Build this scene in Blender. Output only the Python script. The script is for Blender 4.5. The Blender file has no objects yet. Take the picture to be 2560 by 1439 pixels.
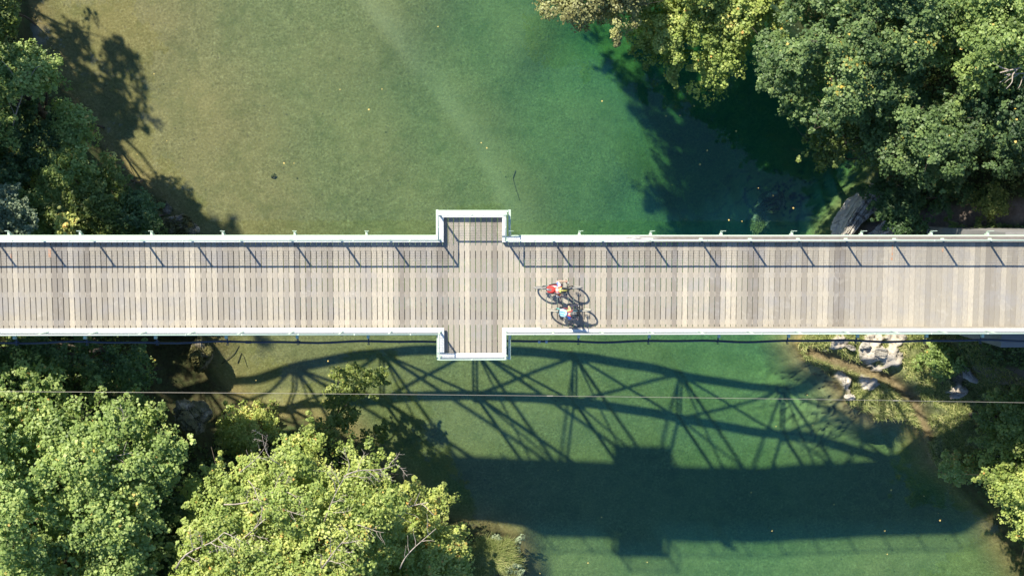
import bpy, bmesh, math, random
import numpy as np
from mathutils import Vector, Matrix
rng = np.random.default_rng(7)
random.seed(7)
SC = bpy.context.scene
COL = SC.collection

# ------------------------------------------------------------------ camera, sky, sun, exposure
F, H = 2706.0, 41.0                         # focal length in photo pixels, drone height over the deck
NADX, NADY, YAW = 1230.0, 486.0, -0.0006    # pixel straight below the drone
up = -np.array([(NADX - 1280) / F, (719.5 - NADY) / F, -1.0]); up /= np.linalg.norm(up)
xa = np.array([math.cos(YAW), math.sin(YAW), 0.0]); xa -= xa.dot(up) * up; xa /= np.linalg.norm(xa)
ya = np.cross(up, xa)
MW = np.stack([xa, ya, up])                 # camera-to-world rotation
CAMP = np.array([0.0, 0.0, H])

def at(px, py, z):
    """point of the place at height z seen at a photo pixel"""
    r = MW @ np.array([(px - 1280) / F, (719.5 - py) / F, -1.0])
    return CAMP + (z - H) / r[2] * r

cam_d = bpy.data.cameras.new("camera"); cam = bpy.data.objects.new("camera", cam_d); COL.objects.link(cam)
cam_d.sensor_width = 36; cam_d.lens = 36 * F / 2560; cam_d.clip_start = 0.5; cam_d.clip_end = 1500
m4 = Matrix([[*MW[i], 0] for i in range(3)] + [[0, 0, 0, 1]]); m4.translation = Vector(CAMP)
cam.matrix_world = m4
SC.camera = cam

SUN_A, SUN_B = 0.64, -0.93                  # shadow run in x and y per metre of height
hyp = math.hypot(SUN_A, SUN_B); EL = math.atan(1 / hyp)
to_sun = Vector((-SUN_A, -SUN_B, 1)).normalized()
W = bpy.data.worlds.new("World"); SC.world = W; W.use_nodes = True
wn = W.node_tree; sky = wn.nodes.new("ShaderNodeTexSky"); sky.sky_type = 'NISHITA'; sky.sun_disc = False
sky.sun_elevation = EL; sky.sun_rotation = math.atan2(to_sun.x, to_sun.y)
sky.altitude = 600; sky.ozone_density = 6.0; sky.dust_density = 0.2
wn.links.new(sky.outputs[0], wn.nodes["Background"].inputs[0]); wn.nodes["Background"].inputs[1].default_value = 0.12
sd = bpy.data.lights.new("sun", 'SUN'); sun = bpy.data.objects.new("sun", sd); COL.objects.link(sun)
sd.energy = 5.0; sd.angle = math.radians(0.8); sd.color = (1.0, 0.935, 0.80)
sun.rotation_euler = to_sun.to_track_quat('Z', 'Y').to_euler(); sun.location = (-20, 30, 60)
SC.view_settings.view_transform = 'Standard'; SC.view_settings.look = 'None'
SC.view_settings.exposure = 0.85; SC.view_settings.gamma = 1
SC.render.engine = 'CYCLES'
cy = SC.cycles
cy.max_bounces = 6; cy.diffuse_bounces = 3; cy.glossy_bounces = 3; cy.transmission_bounces = 3
cy.transparent_max_bounces = 24; cy.volume_bounces = 0
cy.use_denoising = True
cy.sample_clamp_indirect = 6

# ------------------------------------------------------------------ helpers
def tag(o, label=None, cat=None, group=None, kind=None):
    if label: o['label'] = label
    if cat: o['category'] = cat
    if group: o['group'] = group
    if kind: o['kind'] = kind
    return o

def empty(name, loc=(0, 0, 0), label=None, cat=None, group=None, rz=0):
    o = bpy.data.objects.new(name, None); COL.objects.link(o); o.location = loc; o.rotation_euler[2] = rz
    o.empty_display_size = 0.2
    return tag(o, label, cat, group)

def meshobj(name, verts, faces, mat, parent=None, smooth=False, attrs=None, loc=(0, 0, 0)):
    me = bpy.data.meshes.new(name)
    verts = np.asarray(verts, dtype=np.float32)
    if isinstance(faces, np.ndarray):
        n = faces.shape[1]
        me.vertices.add(len(verts)); me.vertices.foreach_set("co", verts.ravel())
        me.loops.add(faces.size); me.loops.foreach_set("vertex_index", faces.astype(np.int32).ravel())
        me.polygons.add(len(faces)); me.polygons.foreach_set("loop_start", np.arange(0, faces.size, n, dtype=np.int32))
        me.polygons.foreach_set("loop_total", np.full(len(faces), n, dtype=np.int32))
        me.update(calc_edges=True)
    else:
        me.from_pydata([tuple(map(float, v)) for v in verts], [], faces); me.update()
    if smooth: me.polygons.foreach_set("use_smooth", np.ones(len(me.polygons), dtype=bool))
    for k, v in (attrs or {}).items():
        a = me.attributes.new(k, 'FLOAT', 'POINT'); a.data.foreach_set("value", np.asarray(v, dtype=np.float32))
    if mat: me.materials.append(mat)
    o = bpy.data.objects.new(name, me); COL.objects.link(o); o.parent = parent; o.location = loc
    return o

class MB:
    """collects shapes that become one mesh"""
    def __init__(s): s.v = []; s.f = []; s.a = []
    def add(s, v, f, a=0.0):
        n = len(s.v); s.v += [tuple(map(float, p)) for p in v]; s.f += [tuple(i + n for i in q) for q in f]; s.a += [a] * len(v); return s
    def box(s, x0, x1, y0, y1, z0, z1, a=0.0, b=0.0):
        if b > 0:
            # bevelled top edges
            v = [(x0, y0, z0), (x1, y0, z0), (x1, y1, z0), (x0, y1, z0),
                 (x0, y0, z1 - b), (x1, y0, z1 - b), (x1, y1, z1 - b), (x0, y1, z1 - b),
                 (x0 + b, y0 + b, z1), (x1 - b, y0 + b, z1), (x1 - b, y1 - b, z1), (x0 + b, y1 - b, z1)]
            f = [(3, 2, 1, 0), (8, 9, 10, 11)] + [(i, (i + 1) % 4, 4 + (i + 1) % 4, 4 + i) for i in range(4)] + \
                [(4 + i, 4 + (i + 1) % 4, 8 + (i + 1) % 4, 8 + i) for i in range(4)]
            return s.add(v, f, a)
        v = [(x0, y0, z0), (x1, y0, z0), (x1, y1, z0), (x0, y1, z0), (x0, y0, z1), (x1, y0, z1), (x1, y1, z1), (x0, y1, z1)]
        return s.add(v, [(3, 2, 1, 0), (4, 5, 6, 7), (0, 1, 5, 4), (1, 2, 6, 5), (2, 3, 7, 6), (3, 0, 4, 7)], a)
    def bar(s, p, q, w, h=None, a=0.0, upv=(0, 0, 1)):
        p, q = Vector(p), Vector(q); d = (q - p).normalized(); h = h or w
        u = Vector(upv); sx = d.cross(u)
        if sx.length < 1e-4: sx = d.cross(Vector((1, 0, 0)))
        sx.normalize(); sz = sx.cross(d)
        v = []
        for c in (p, q):
            for i, j in ((-1, -1), (1, -1), (1, 1), (-1, 1)): v.append(c + sx * i * w / 2 + sz * j * h / 2)
        return s.add(v, [(3, 2, 1, 0), (4, 5, 6, 7), (0, 1, 5, 4), (1, 2, 6, 5), (2, 3, 7, 6), (3, 0, 4, 7)], a)
    def tube(s, pts, r, n=8, cap=True, closed=False, a=0.0):
        pts = [Vector(p) for p in pts]; m = len(pts)
        rs = r if isinstance(r, (list, tuple)) else [r] * m
        base = len(s.v); prev = None
        for i, p in enumerate(pts):
            if closed: d = pts[(i + 1) % m] - pts[i - 1]
            else: d = pts[min(i + 1, m - 1)] - pts[max(i - 1, 0)]
            d.normalize()
            if prev is None:
                u = d.cross(Vector((0, 0, 1)));
                if u.length < 1e-3: u = d.cross(Vector((0, 1, 0)))
            else: u = prev - d * prev.dot(d)
            u.normalize(); prev = u; w = d.cross(u)
            for k in range(n):
                t = 2 * math.pi * k / n; s.v.append(tuple(p + (u * math.cos(t) + w * math.sin(t)) * rs[i])); s.a.append(a)
        for i in range(m if closed else m - 1):
            j = (i + 1) % m
            for k in range(n):
                l = (k + 1) % n; s.f.append((base + i * n + k, base + i * n + l, base + j * n + l, base + j * n + k))
        if cap and not closed:
            s.f.append(tuple(base + k for k in reversed(range(n)))); s.f.append(tuple(base + (m - 1) * n + k for k in range(n)))
        return s
    def lathe(s, prof, c, ax='y', n=24, a=0.0, close=False):
        base = len(s.v); m = len(prof)
        for k in range(n):
            t = 2 * math.pi * k / n
            for r, h in prof:
                if ax == 'y': v = (c[0] + r * math.cos(t), c[1] + h, c[2] + r * math.sin(t))
                elif ax == 'z': v = (c[0] + r * math.cos(t), c[1] + r * math.sin(t), c[2] + h)
                else: v = (c[0] + h, c[1] + r * math.cos(t), c[2] + r * math.sin(t))
                s.v.append(v); s.a.append(a)
        for k in range(n):
            l = (k + 1) % n
            for i in range(m if close else m - 1):
                j = (i + 1) % m; s.f.append((base + k * m + i, base + l * m + i, base + l * m + j, base + k * m + j))
        return s
    def ell(s, c, r, n=12, m=8, rot=None, a=0.0):
        base = len(s.v)
        for i in range(m + 1):
            ph = math.pi * i / m
            for k in range(n):
                t = 2 * math.pi * k / n
                v = Vector((r[0] * math.sin(ph) * math.cos(t), r[1] * math.sin(ph) * math.sin(t), r[2] * math.cos(ph)))
                if rot: v = rot @ v
                s.v.append(tuple(Vector(c) + v)); s.a.append(a)
        for i in range(m):
            for k in range(n):
                l = (k + 1) % n; s.f.append((base + i * n + k, base + (i + 1) * n + k, base + (i + 1) * n + l, base + i * n + l))
        return s
    def build(s, name, mat, parent=None, smooth=False, attr=None, loc=(0, 0, 0)):
        o = meshobj(name, s.v, s.f, mat, parent, smooth, {attr: s.a} if attr else None, loc)
        bm = bmesh.new(); bm.from_mesh(o.data); bmesh.ops.recalc_face_normals(bm, faces=bm.faces)
        bm.to_mesh(o.data); bm.free()
        return o

# ---- materials
def mat_new(name):
    m = bpy.data.materials.new(name); m.use_nodes = True; nt = m.node_tree; nt.nodes.clear()
    out = nt.nodes.new("ShaderNodeOutputMaterial"); return m, nt, out
def N(nt, t, **kw):
    n = nt.nodes.new("ShaderNode" + t)
    for k, v in kw.items():
        if k.startswith("i_"):
            key = k[2:].replace("_", " ")
            for sck in n.inputs:
                if sck.name.lower() == key.lower(): sck.default_value = v; break
        else: setattr(n, k, v)
    return n
def L(nt, a, b): nt.links.new(a, b)
def ramp(nt, fac, stops, interp='LINEAR'):
    r = nt.nodes.new("ShaderNodeValToRGB"); r.color_ramp.interpolation = interp
    e = r.color_ramp.elements
    while len(e) < len(stops): e.new(0.5)
    for i, (p, c) in enumerate(stops): e[i].position = p; e[i].color = (*c, 1)
    L(nt, fac, r.inputs[0]); return r.outputs[0]
def noise(nt, scale, detail=4, rough=0.55, vec=None, mapping=None, dist=0.0):
    tc = vec or N(nt, "TexCoord").outputs["Object"]
    if mapping:
        mp = N(nt, "Mapping"); mp.inputs["Scale"].default_value = mapping; L(nt, tc, mp.inputs[0]); tc = mp.outputs[0]
    n = N(nt, "TexNoise"); n.inputs["Scale"].default_value = scale; n.inputs["Detail"].default_value = detail
    n.inputs["Roughness"].default_value = rough; n.inputs["Distortion"].default_value = dist; L(nt, tc, n.inputs[0]); return n.outputs[0]
def mixc(nt, fac, a, b, mode='MIX'):
    m = N(nt, "Mix", data_type='RGBA', blend_type=mode)
    for val, idx in ((fac, 0), (a, 6), (b, 7)):
        if isinstance(val, (int, float)): m.inputs[idx].default_value = val
        elif isinstance(val, tuple): m.inputs[idx].default_value = (*val, 1)
        else: L(nt, val, m.inputs[idx])
    return m.outputs[2]
def mth(nt, op, a, b=None, clamp=False):
    m = N(nt, "Math", operation=op); m.use_clamp = clamp
    for i, v in enumerate((a, b)):
        if v is None: continue
        if isinstance(v, (int, float)): m.inputs[i].default_value = v
        else: L(nt, v, m.inputs[i])
    return m.outputs[0]
def attr(nt, name): return N(nt, "Attribute", attribute_name=name).outputs["Fac"]
def finish(nt, out, col, rough=0.7, spec=0.3, metal=0.0, bump=None, bstr=0.3, bdist=0.02, coat=0):
    p = N(nt, "BsdfPrincipled")
    if isinstance(col, tuple): p.inputs["Base Color"].default_value = (*col, 1)
    else: L(nt, col, p.inputs["Base Color"])
    if isinstance(rough, (int, float)): p.inputs["Roughness"].default_value = rough
    else: L(nt, rough, p.inputs["Roughness"])
    p.inputs["Specular IOR Level"].default_value = spec; p.inputs["Metallic"].default_value = metal
    p.inputs["Coat Weight"].default_value = coat
    if bump is not None:
        b = N(nt, "Bump"); b.inputs["Strength"].default_value = bstr; b.inputs["Distance"].default_value = bdist
        L(nt, bump, b.inputs["Height"]); L(nt, b.outputs[0], p.inputs["Normal"])
    L(nt, p.outputs[0], out.inputs[0]); return p
def simple(name, col, rough=0.6, spec=0.3, metal=0.0, var=0.12, scale=6.0, coat=0):
    m, nt, out = mat_new(name)
    n = noise(nt, scale, 4, 0.6)
    c = mixc(nt, n, tuple(c * (1 - var) for c in col), tuple(min(1, c * (1 + var)) for c in col))
    finish(nt, out, c, rough, spec, metal, n, 0.15, 0.01, coat); return m

M = {}
# weathered deck boards: attribute "a" is the tone of each board
m, nt, out = mat_new("weathered_wood"); M['wood'] = m
t = attr(nt, "a")
grain = noise(nt, 14, 6, 0.65, mapping=(6, 0.45, 1))
grain2 = noise(nt, 45, 4, 0.7, mapping=(5, 0.25, 1))
blot = noise(nt, 1.1, 5, 0.62)
base = ramp(nt, t, [(0.0, (0.225, 0.192, 0.143)), (0.35, (0.37, 0.325, 0.242)), (0.65, (0.495, 0.435, 0.322)), (1.0, (0.66, 0.575, 0.42))])
c = mixc(nt, ramp(nt, grain, [(0.3, (0, 0, 0)), (0.7, (1, 1, 1))]), mixc(nt, 0.75, base, (0.23, 0.21, 0.19)), base)
c = mixc(nt, mth(nt, 'MULTIPLY', ramp(nt, grain2, [(0.25, (1, 1, 1)), (0.42, (0, 0, 0))]), 0.5), c, (0.16, 0.13, 0.11))
c = mixc(nt, mth(nt, 'MULTIPLY', ramp(nt, blot, [(0.48, (0, 0, 0)), (0.72, (1, 1, 1))]), 0.55), c, (0.30, 0.29, 0.29))
c = mixc(nt, mth(nt, 'MULTIPLY', ramp(nt, noise(nt, 2.3, 4, 0.6, dist=1.5), [(0.58, (0, 0, 0)), (0.80, (1, 1, 1))]), 0.35), c, (0.60, 0.56, 0.48))
wide = noise(nt, 0.45, 4, 0.65, dist=.6)
c = mixc(nt, mth(nt, 'MULTIPLY', ramp(nt, wide, [(0.40, (1, 1, 1)), (0.62, (0, 0, 0))]), 0.25), c, (0.27, 0.245, 0.21))
c = mixc(nt, mth(nt, 'MULTIPLY', ramp(nt, noise(nt, 5, 6, 0.75, mapping=(2.5, .5, 1)), [(0.56, (0, 0, 0)), (0.68, (1, 1, 1))]), 0.35), c, (0.20, 0.17, 0.14))
knots = N(nt, "TexVoronoi", i_Scale=3.3); mpk = N(nt, "Mapping"); mpk.inputs["Scale"].default_value = (1.6, 0.8, 1); L(nt, N(nt, "TexCoord").outputs["Object"], mpk.inputs[0]); L(nt, mpk.outputs[0], knots.inputs[0])
c = mixc(nt, mth(nt, 'MULTIPLY', ramp(nt, knots.outputs["Distance"], [(0.02, (1, 1, 1)), (0.07, (0, 0, 0))]), 0.65), c, (0.15, 0.12, 0.095))
finish(nt, out, c, 0.72, 0.25, 0, grain, 0.5, 0.008)
# repaired / orange stained board
m, nt, out = mat_new("orange_stain"); M['stain'] = m
g = noise(nt, 9, 5, 0.7)
finish(nt, out, mixc(nt, ramp(nt, g, [(0.4, (0, 0, 0)), (0.6, (1, 1, 1))]), (0.40, 0.33, 0.27), (0.55, 0.25, 0.11)), 0.8)
# kerb timber: white, turning to grey-brown wood towards the east end
m, nt, out = mat_new("kerb_timber"); M['kerb'] = m
tc = N(nt, "TexCoord").outputs["Object"]; sep = N(nt, "SeparateXYZ"); L(nt, tc, sep.inputs[0])
worn = N(nt, "MapRange"); worn.inputs[1].default_value = 0; worn.inputs[2].default_value = 9; worn.inputs[3].default_value = -0.25; worn.inputs[4].default_value = 0.75
L(nt, sep.outputs[0], worn.inputs[0])
g1 = noise(nt, 3, 6, 0.7, mapping=(1, 8, 1)); w = mth(nt, 'ADD', worn.outputs[0], g1)
wf = mth(nt, 'MULTIPLY', ramp(nt, w, [(0.72, (0, 0, 0)), (0.95, (1, 1, 1))]), attr(nt, "a"))
gr = noise(nt, 12, 6, 0.7, mapping=(0.5, 10, 2))
woodc = ramp(nt, gr, [(0.3, (0.13, 0.11, 0.09)), (0.55, (0.23, 0.20, 0.17)), (0.75, (0.36, 0.32, 0.28))])
tint = ramp(nt, gr, [(0.2, (0.52, 0.50, 0.45)), (0.5, (0.70, 0.69, 0.64)), (0.8, (0.78, 0.77, 0.73))])
spk = noise(nt, 11, 5, 0.7); stk = noise(nt, 2.5, 5, 0.7, mapping=(5, .6, 1))
kc = mixc(nt, mth(nt, 'MULTIPLY', ramp(nt, spk, [(0.66, (0, 0, 0)), (0.71, (1, 1, 1))]), 0.75), mixc(nt, wf, tint, woodc), (0.17, 0.13, 0.09))
kc = mixc(nt, mth(nt, 'MULTIPLY', ramp(nt, stk, [(0.55, (0, 0, 0)), (0.75, (1, 1, 1))]), 0.4), kc, (0.33, 0.30, 0.24))
finish(nt, out, kc, 0.6, 0.3, 0, gr, 0.4, 0.006)
# pale green bridge paint
m, nt, out = mat_new("green_steel_paint"); M['steel'] = m
g = noise(nt, 2.5, 6, 0.65); g2 = noise(nt, 18, 4, 0.6)
c = mixc(nt, g, (0.44, 0.56, 0.43), (0.56, 0.66, 0.53))
c = mixc(nt, mth(nt, 'MULTIPLY', ramp(nt, g2, [(0.62, (0, 0, 0)), (0.7, (1, 1, 1))]), 0.5), c, (0.30, 0.24, 0.17))
finish(nt, out, c, 0.45, 0.4, 0, g2, 0.1, 0.004)
M['truss'] = simple("dark_green_steel", (0.10, 0.15, 0.13), 0.5, 0.4)
M['galv'] = simple("galvanised_wire", (0.55, 0.57, 0.56), 0.4, 0.5, 0.7)
M['pipe'] = simple("dark_blue_pipe", (0.035, 0.05, 0.08), 0.35, 0.5)
M['clamp'] = simple("zinc_clamp", (0.42, 0.47, 0.52), 0.4, 0.5, 0.4)
M['cable'] = simple("steel_cable", (0.30, 0.27, 0.22), 0.5, 0.4, 0.3)
M['concrete'] = simple("concrete", (0.26, 0.25, 0.235), 0.85, 0.2, 0, 0.3, 1.5)
M['stringer'] = simple("stringer_wood", (0.40, 0.35, 0.29), 0.8, 0.2, 0, 0.25, 5)

# ------------------------------------------------------------------ river, bed and banks
WZ = -11.3
shore = [(1300, -2600), (900, -1500), (330, -600), (90, -200), (60, 0), (90, 130), (190, 290), (280, 420), (390, 500), (440, 560), (500, 640),
         (530, 740), (520, 840), (505, 900), (540, 960), (600, 1020), (650, 1060), (740, 1045), (860, 1085), (900, 1130), (1010, 1220), (1130, 1310), (1210, 1320),
         (1285, 1350), (1310, 1440), (1300, 1600), (1180, 2000), (1000, 2800), (600, 4200), (2900, 4200), (3000, 2600), (2800, 1900), (2640, 1560), (2560, 1420),
         (2480, 1290), (2390, 1200), (2330, 1160), (2310, 1090), (2260, 1045), (2190, 1050), (2120, 1010), (2090, 960), (2050, 920),
         (2010, 900), (1990, 860), (2040, 760), (2080, 640), (2100, 585), (2140, 530), (2200, 470), (2235, 400), (2210, 300),
         (2120, 150), (2000, 20), (1900, -200), (1900, -700), (2300, -1500), (2700, -2600)]
shore_w = np.array([at(x, y, WZ)[:2] for x, y in shore])

def sdist(P, poly):
    """distance to polygon outline, positive inside"""
    d = np.full(len(P), 1e9); ins = np.zeros(len(P), bool); n = len(poly)
    for i in range(n):
        a, b = poly[i], poly[(i + 1) % n]; ab = b - a; t = np.clip(((P - a) @ ab) / (ab @ ab), 0, 1)
        q = a + t[:, None] * ab; d = np.minimum(d, np.hypot(P[:, 0] - q[:, 0], P[:, 1] - q[:, 1]))
        cnd = (a[1] > P[:, 1]) != (b[1] > P[:, 1])
        with np.errstate(divide='ignore', invalid='ignore'):
            xi = (b[0] - a[0]) * (P[:, 1] - a[1]) / (b[1] - a[1]) + a[0]
        ins ^= cnd & (P[:, 0] < xi)
    return np.where(ins, d, -d)

def vnoise(P, scale, seed=0, octs=4, rough=0.5):
    """smooth value noise, -1..1"""
    r = np.random.default_rng(seed); tot = np.zeros(len(P)); amp = 1.0; s = 0
    for o in range(octs):
        T = r.random((128, 128)) * 2 - 1
        q = P * scale * 2 ** o + r.random(2) * 100
        i = np.floor(q).astype(int); f = q - i; f = f * f * (3 - 2 * f); i0 = i % 128; i1 = (i + 1) % 128
        v = (T[i0[:, 0], i0[:, 1]] * (1 - f[:, 0]) + T[i1[:, 0], i0[:, 1]] * f[:, 0]) * (1 - f[:, 1]) + \
            (T[i0[:, 0], i1[:, 1]] * (1 - f[:, 0]) + T[i1[:, 0], i1[:, 1]] * f[:, 0]) * f[:, 1]
        tot += amp * v; s += amp; amp *= rough
    return tot / s
def sstep(x, a, b):
    t = np.clip((x - a) / (b - a), 0, 1); return t * t * (3 - 2 * t)

depths = [(300, 50, .35), (500, 300, .45), (600, 500, .5), (800, 100, .85), (900, 400, .95), (1050, 550, 1.1), (900, 0, 1.0), (1150, 300, 1.45),
          (1250, 480, 1.5), (1300, 100, 1.8), (1400, 300, 2.1), (1500, 450, 2.2), (1600, 500, 2.8), (1720, 500, 3.9), (1800, 350, 4.2), (1700, 200, 4.0),
          (1950, 500, 2.6), (1850, 450, 3.4), (1500, 100, 3.6), (2050, 560, 2.8), (1420, 180, 2.5), (100, 250, .3), (350, 450, .4), (450, 600, .4), (600, 720, .5),
          (560, 900, 0.45), (700, 900, 0.60), (700, 1040, 0.60), (700, 1180, 0.65), (850, 900, 0.80), (850, 1040, 0.80), (850, 1180, 0.86), (1000, 900, 1.00), (1000, 1040, 1.00), (1000, 1180, 1.08), (1150, 900, 1.20), (1150, 1040, 1.20), (1150, 1180, 1.30), (1150, 1320, 1.30), (1150, 1440, 1.06), (1300, 900, 1.40), (1300, 1040, 1.40), (1300, 1180, 1.51), (1300, 1320, 1.51), (1300, 1440, 1.23), (1450, 900, 1.60), (1450, 1040, 1.60), (1450, 1180, 1.73), (1450, 1320, 1.73), (1450, 1440, 1.41), (1600, 900, 1.85), (1600, 1040, 1.85), (1600, 1180, 2.00), (1600, 1320, 2.00), (1600, 1440, 1.63), (1750, 900, 2.35), (1750, 1040, 2.10), (1750, 1180, 2.27), (1750, 1320, 2.27), (1750, 1440, 1.85), (1900, 900, 2.46), (1900, 1040, 2.20), (1900, 1180, 2.38), (1900, 1320, 2.38), (1900, 1440, 1.94), (2050, 1180, 2.05), (2050, 1320, 2.05), (2050, 1440, 1.67), (2200, 1180, 1.73), (2200, 1320, 1.73), (2200, 1440, 1.41), (1970, 980, 1.7), (2080, 1010, 1.0), (2030, 1060, 1.3), (2350, 1350, 1.6), (2500, 1380, 1.2), (1200, 750, 1.3), (1700, 750, 2.6), (1950, 780, 2.3),
          (1000, -900, 1.5), (1500, 2500, 2.0), (2300, 2500, 2.0), (1300, -2000, 1.5)]
dpw = np.array([[*at(x, y, WZ - d)[:2], d] for x, y, d in depths])
SH1 = at(2040, 980, -12.8)
def bed_depth(P):
    num = np.zeros(len(P)); den = np.zeros(len(P))
    for x, y, d in dpw:
        w = 1 / (((P[:, 0] - x) ** 2 + (P[:, 1] - y) ** 2) + 2.2) ** 1.7; num += w * d; den += w
    return num / den
def polyd(P, pts, z):
    q = np.array([at(x, y, z)[:2] for x, y in pts]); d = np.full(len(P), 1e9); sgn = np.zeros(len(P))
    for a, b in zip(q[:-1], q[1:]):
        ab = b - a; t = np.clip(((P - a) @ ab) / (ab @ ab), 0, 1); c = a + t[:, None] * ab
        dd = np.hypot(P[:, 0] - c[:, 0], P[:, 1] - c[:, 1]); cr = (P[:, 0] - c[:, 0]) * ab[1] - (P[:, 1] - c[:, 1]) * ab[0]
        up_ = dd < d; d = np.where(up_, dd, d); sgn = np.where(up_, np.sign(cr), sgn)
    return d, sgn
HEAD = np.array([at(x, y, -10.6)[:2] for x, y in [(1950, 780), (1970, 1000), (2150, 1120), (2330, 1200), (2400, 1120), (2450, 1050), (2440, 960), (2340, 900), (2300, 780), (2200, 700)]])
WB = [(*at(x, y, -10.4)[:2], r) for x, y, r in ((2190, 885, .55), (2235, 893, .55), (2110, 955, .50), (2120, 990, .3), (2180, 962, .32), (2392, 980, .38), (2098, 856, .35), (2185, 848, .4), (2240, 846, .4), (2205, 925, .2))]
def whitef(P):
    b = np.zeros(len(P))
    for x, y, r in WB: b = np.maximum(b, 1 - np.hypot(P[:, 0] - x, (P[:, 1] - y) * 1.25) / (r * 1.7))
    return sstep(b + 0.55 * vnoise(P, 2.3, 51, 5, .65), 0.28, 0.36)
def terrain(P, full=False):
    d = sdist(P, shore_w)
    dep = bed_depth(P)
    inside = -dep * (0.12 + 0.88 * sstep(d, 0, 1.6)) * sstep(d, -0.001, 0.25)
    inside += 0.012 * vnoise(P, 0.35, 3, 2) * sstep(d, .2, 1) + 0.002 * vnoise(P, 3, 4, 2)
    rd, rs = polyd(P, [(860, -60), (960, 60), (1100, 240), (1200, 370), (1260, 500), (1340, 640)], -12.5)
    inside += 0.12 * np.exp(-(rd / 0.7) ** 2) * (rs > 0) + 0.12 * np.exp(-(rd / 1.8) ** 2) * (rs <= 0)
    # rock shelf cracked with gullies, right hand side of the river
    sh = np.exp(-(((P[:, 0] - SH1[0]) / 2.6) ** 2 + ((P[:, 1] - SH1[1]) / 3.0) ** 2)) + np.exp(-(((P[:, 0] - dpw[16][0]) / 3.2) ** 2 + ((P[:, 1] - dpw[16][1]) / 1.8) ** 2))
    crk = np.abs(vnoise(P + 0.35 * np.stack([vnoise(P, .9, 31), vnoise(P, .9, 32)], 1), 0.85, 33, 3, .6))
    crk2 = np.abs(vnoise(P @ np.array([[.8, -.6], [.6, .8]]) * np.array([1, 2.2]), 0.9, 35, 2, .6))
    gul = np.maximum(1 - crk / 0.055, 0) + 0.8 * np.maximum(1 - crk2 / 0.065, 0)
    inside -= 0.22 * np.clip(gul, 0, 1) * np.clip(sh, 0, 1) * sstep(d, 0, .6)
    o = -d
    nz = vnoise(P, 0.22, 11, 5, .55)
    rise = 0.9 * sstep(o, 0, 0.6) + 3.6 * sstep(o, 0.3, 6) + 3.0 * sstep(o, 4, 14) + 4 * sstep(o, 14, 45) + 10 * sstep(o, 40, 110)
    rise = rise * (1 + 0.22 * nz) + 0.25 * vnoise(P, 0.9, 12) * sstep(o, 0.1, 1)
    hd = sstep(sdist(P, HEAD), -1.6, 0.3)
    ledge = 0.30 * sstep(o, 0, .12) + 0.45 * sstep(o, .2, 2.2) + 0.40 * vnoise(P, 0.8, 14) * sstep(o, 0, .8) + 0.22 * vnoise(P, 2.6, 15, 4, .65) * sstep(o, 0, .3)
    # little sandy hollow through the headland
    cd, _ = polyd(P, [(2030, 880), (2130, 915), (2230, 950), (2290, 1000), (2330, 1090)], -10.8)
    ledge += 0.22 * whitef(P) * (1 + vnoise(P, 4, 18, 3)) * sstep(o, 0, .3)
    ledge -= 0.50 * np.exp(-(cd / 0.38) ** 2) * sstep(o, 0, .6)
    outside = rise * (1 - hd) + np.maximum(ledge, .06) * hd
    # left beach below the bridge is low and flat
    bd = sdist(P, np.array([at(x, y, -10.9)[:2] for x, y in [(370, 830), (380, 900), (430, 1000), (560, 1110), (640, 1100), (600, 980), (540, 900), (530, 820)]]))
    bm_ = sstep(bd, -0.8, 0.4)
    outside = outside * (1 - bm_) + (0.12 + 0.35 * sstep(o, 0, 2.5) + .06 * vnoise(P, 2, 16)) * bm_
    z = WZ + np.where(d > 0, inside, outside)
    if full: return z, d, hd, bm_, rd, rs, cd, sh, gul
    return z
def ground_z(x, y): return float(terrain(np.array([[x, y]]))[0])

def axis(lo, hi, n, core0, core1, step):
    c = np.arange(core0, core1, step)
    a = core0 - (core0 - lo) * (np.linspace(0, 1, n)[1:] ** 2.2); b = core1 + (hi - core1) * (np.linspace(0, 1, n)[1:] ** 2.2)
    return np.concatenate([a[::-1], c, b])
gx = axis(-170, 170, 40, -24.5, 25.0, 0.11); gy = axis(-170, 170, 40, -20.5, 11.5, 0.11)
GX, GY = np.meshgrid(gx, gy); P = np.stack([GX.ravel(), GY.ravel()], 1)
tz, td, thd, tbm, trd, trs, tcd, tsh, tgul = terrain(P, True)
nx_, ny_ = len(gx), len(gy)
idx = np.arange(nx_ * ny_).reshape(ny_, nx_)
q = np.stack([idx[:-1, :-1].ravel(), idx[:-1, 1:].ravel(), idx[1:, 1:].ravel(), idx[1:, :-1].ravel()], 1)
sandbar = np.clip(np.exp(-(trd / 0.9) ** 2) * (trs <= 0) + np.exp(-(trd / 0.35) ** 2) * (trs > 0), 0, 1) * (0.75 + 0.5 * vnoise(P, .5, 40))
land = np.maximum(sstep(-td, 0.0, 0.35), 0.85 * sstep(-td, -0.35, 0.0) * (1 - thd))
hdl = thd * land
sandy = np.clip(np.exp(-(tcd / 0.42) ** 2) * thd + 0.2 * tbm * land, 0, 1)  # left beach keeps mostly dark soil, its colour standing in for shade
rockm = np.clip(tsh * 0.9, 0, 1) * (1 - land)
rn = vnoise(P, 0.5, 50, 4)
white = whitef(P) * thd * sstep(-td, 0.05, .3)
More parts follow.
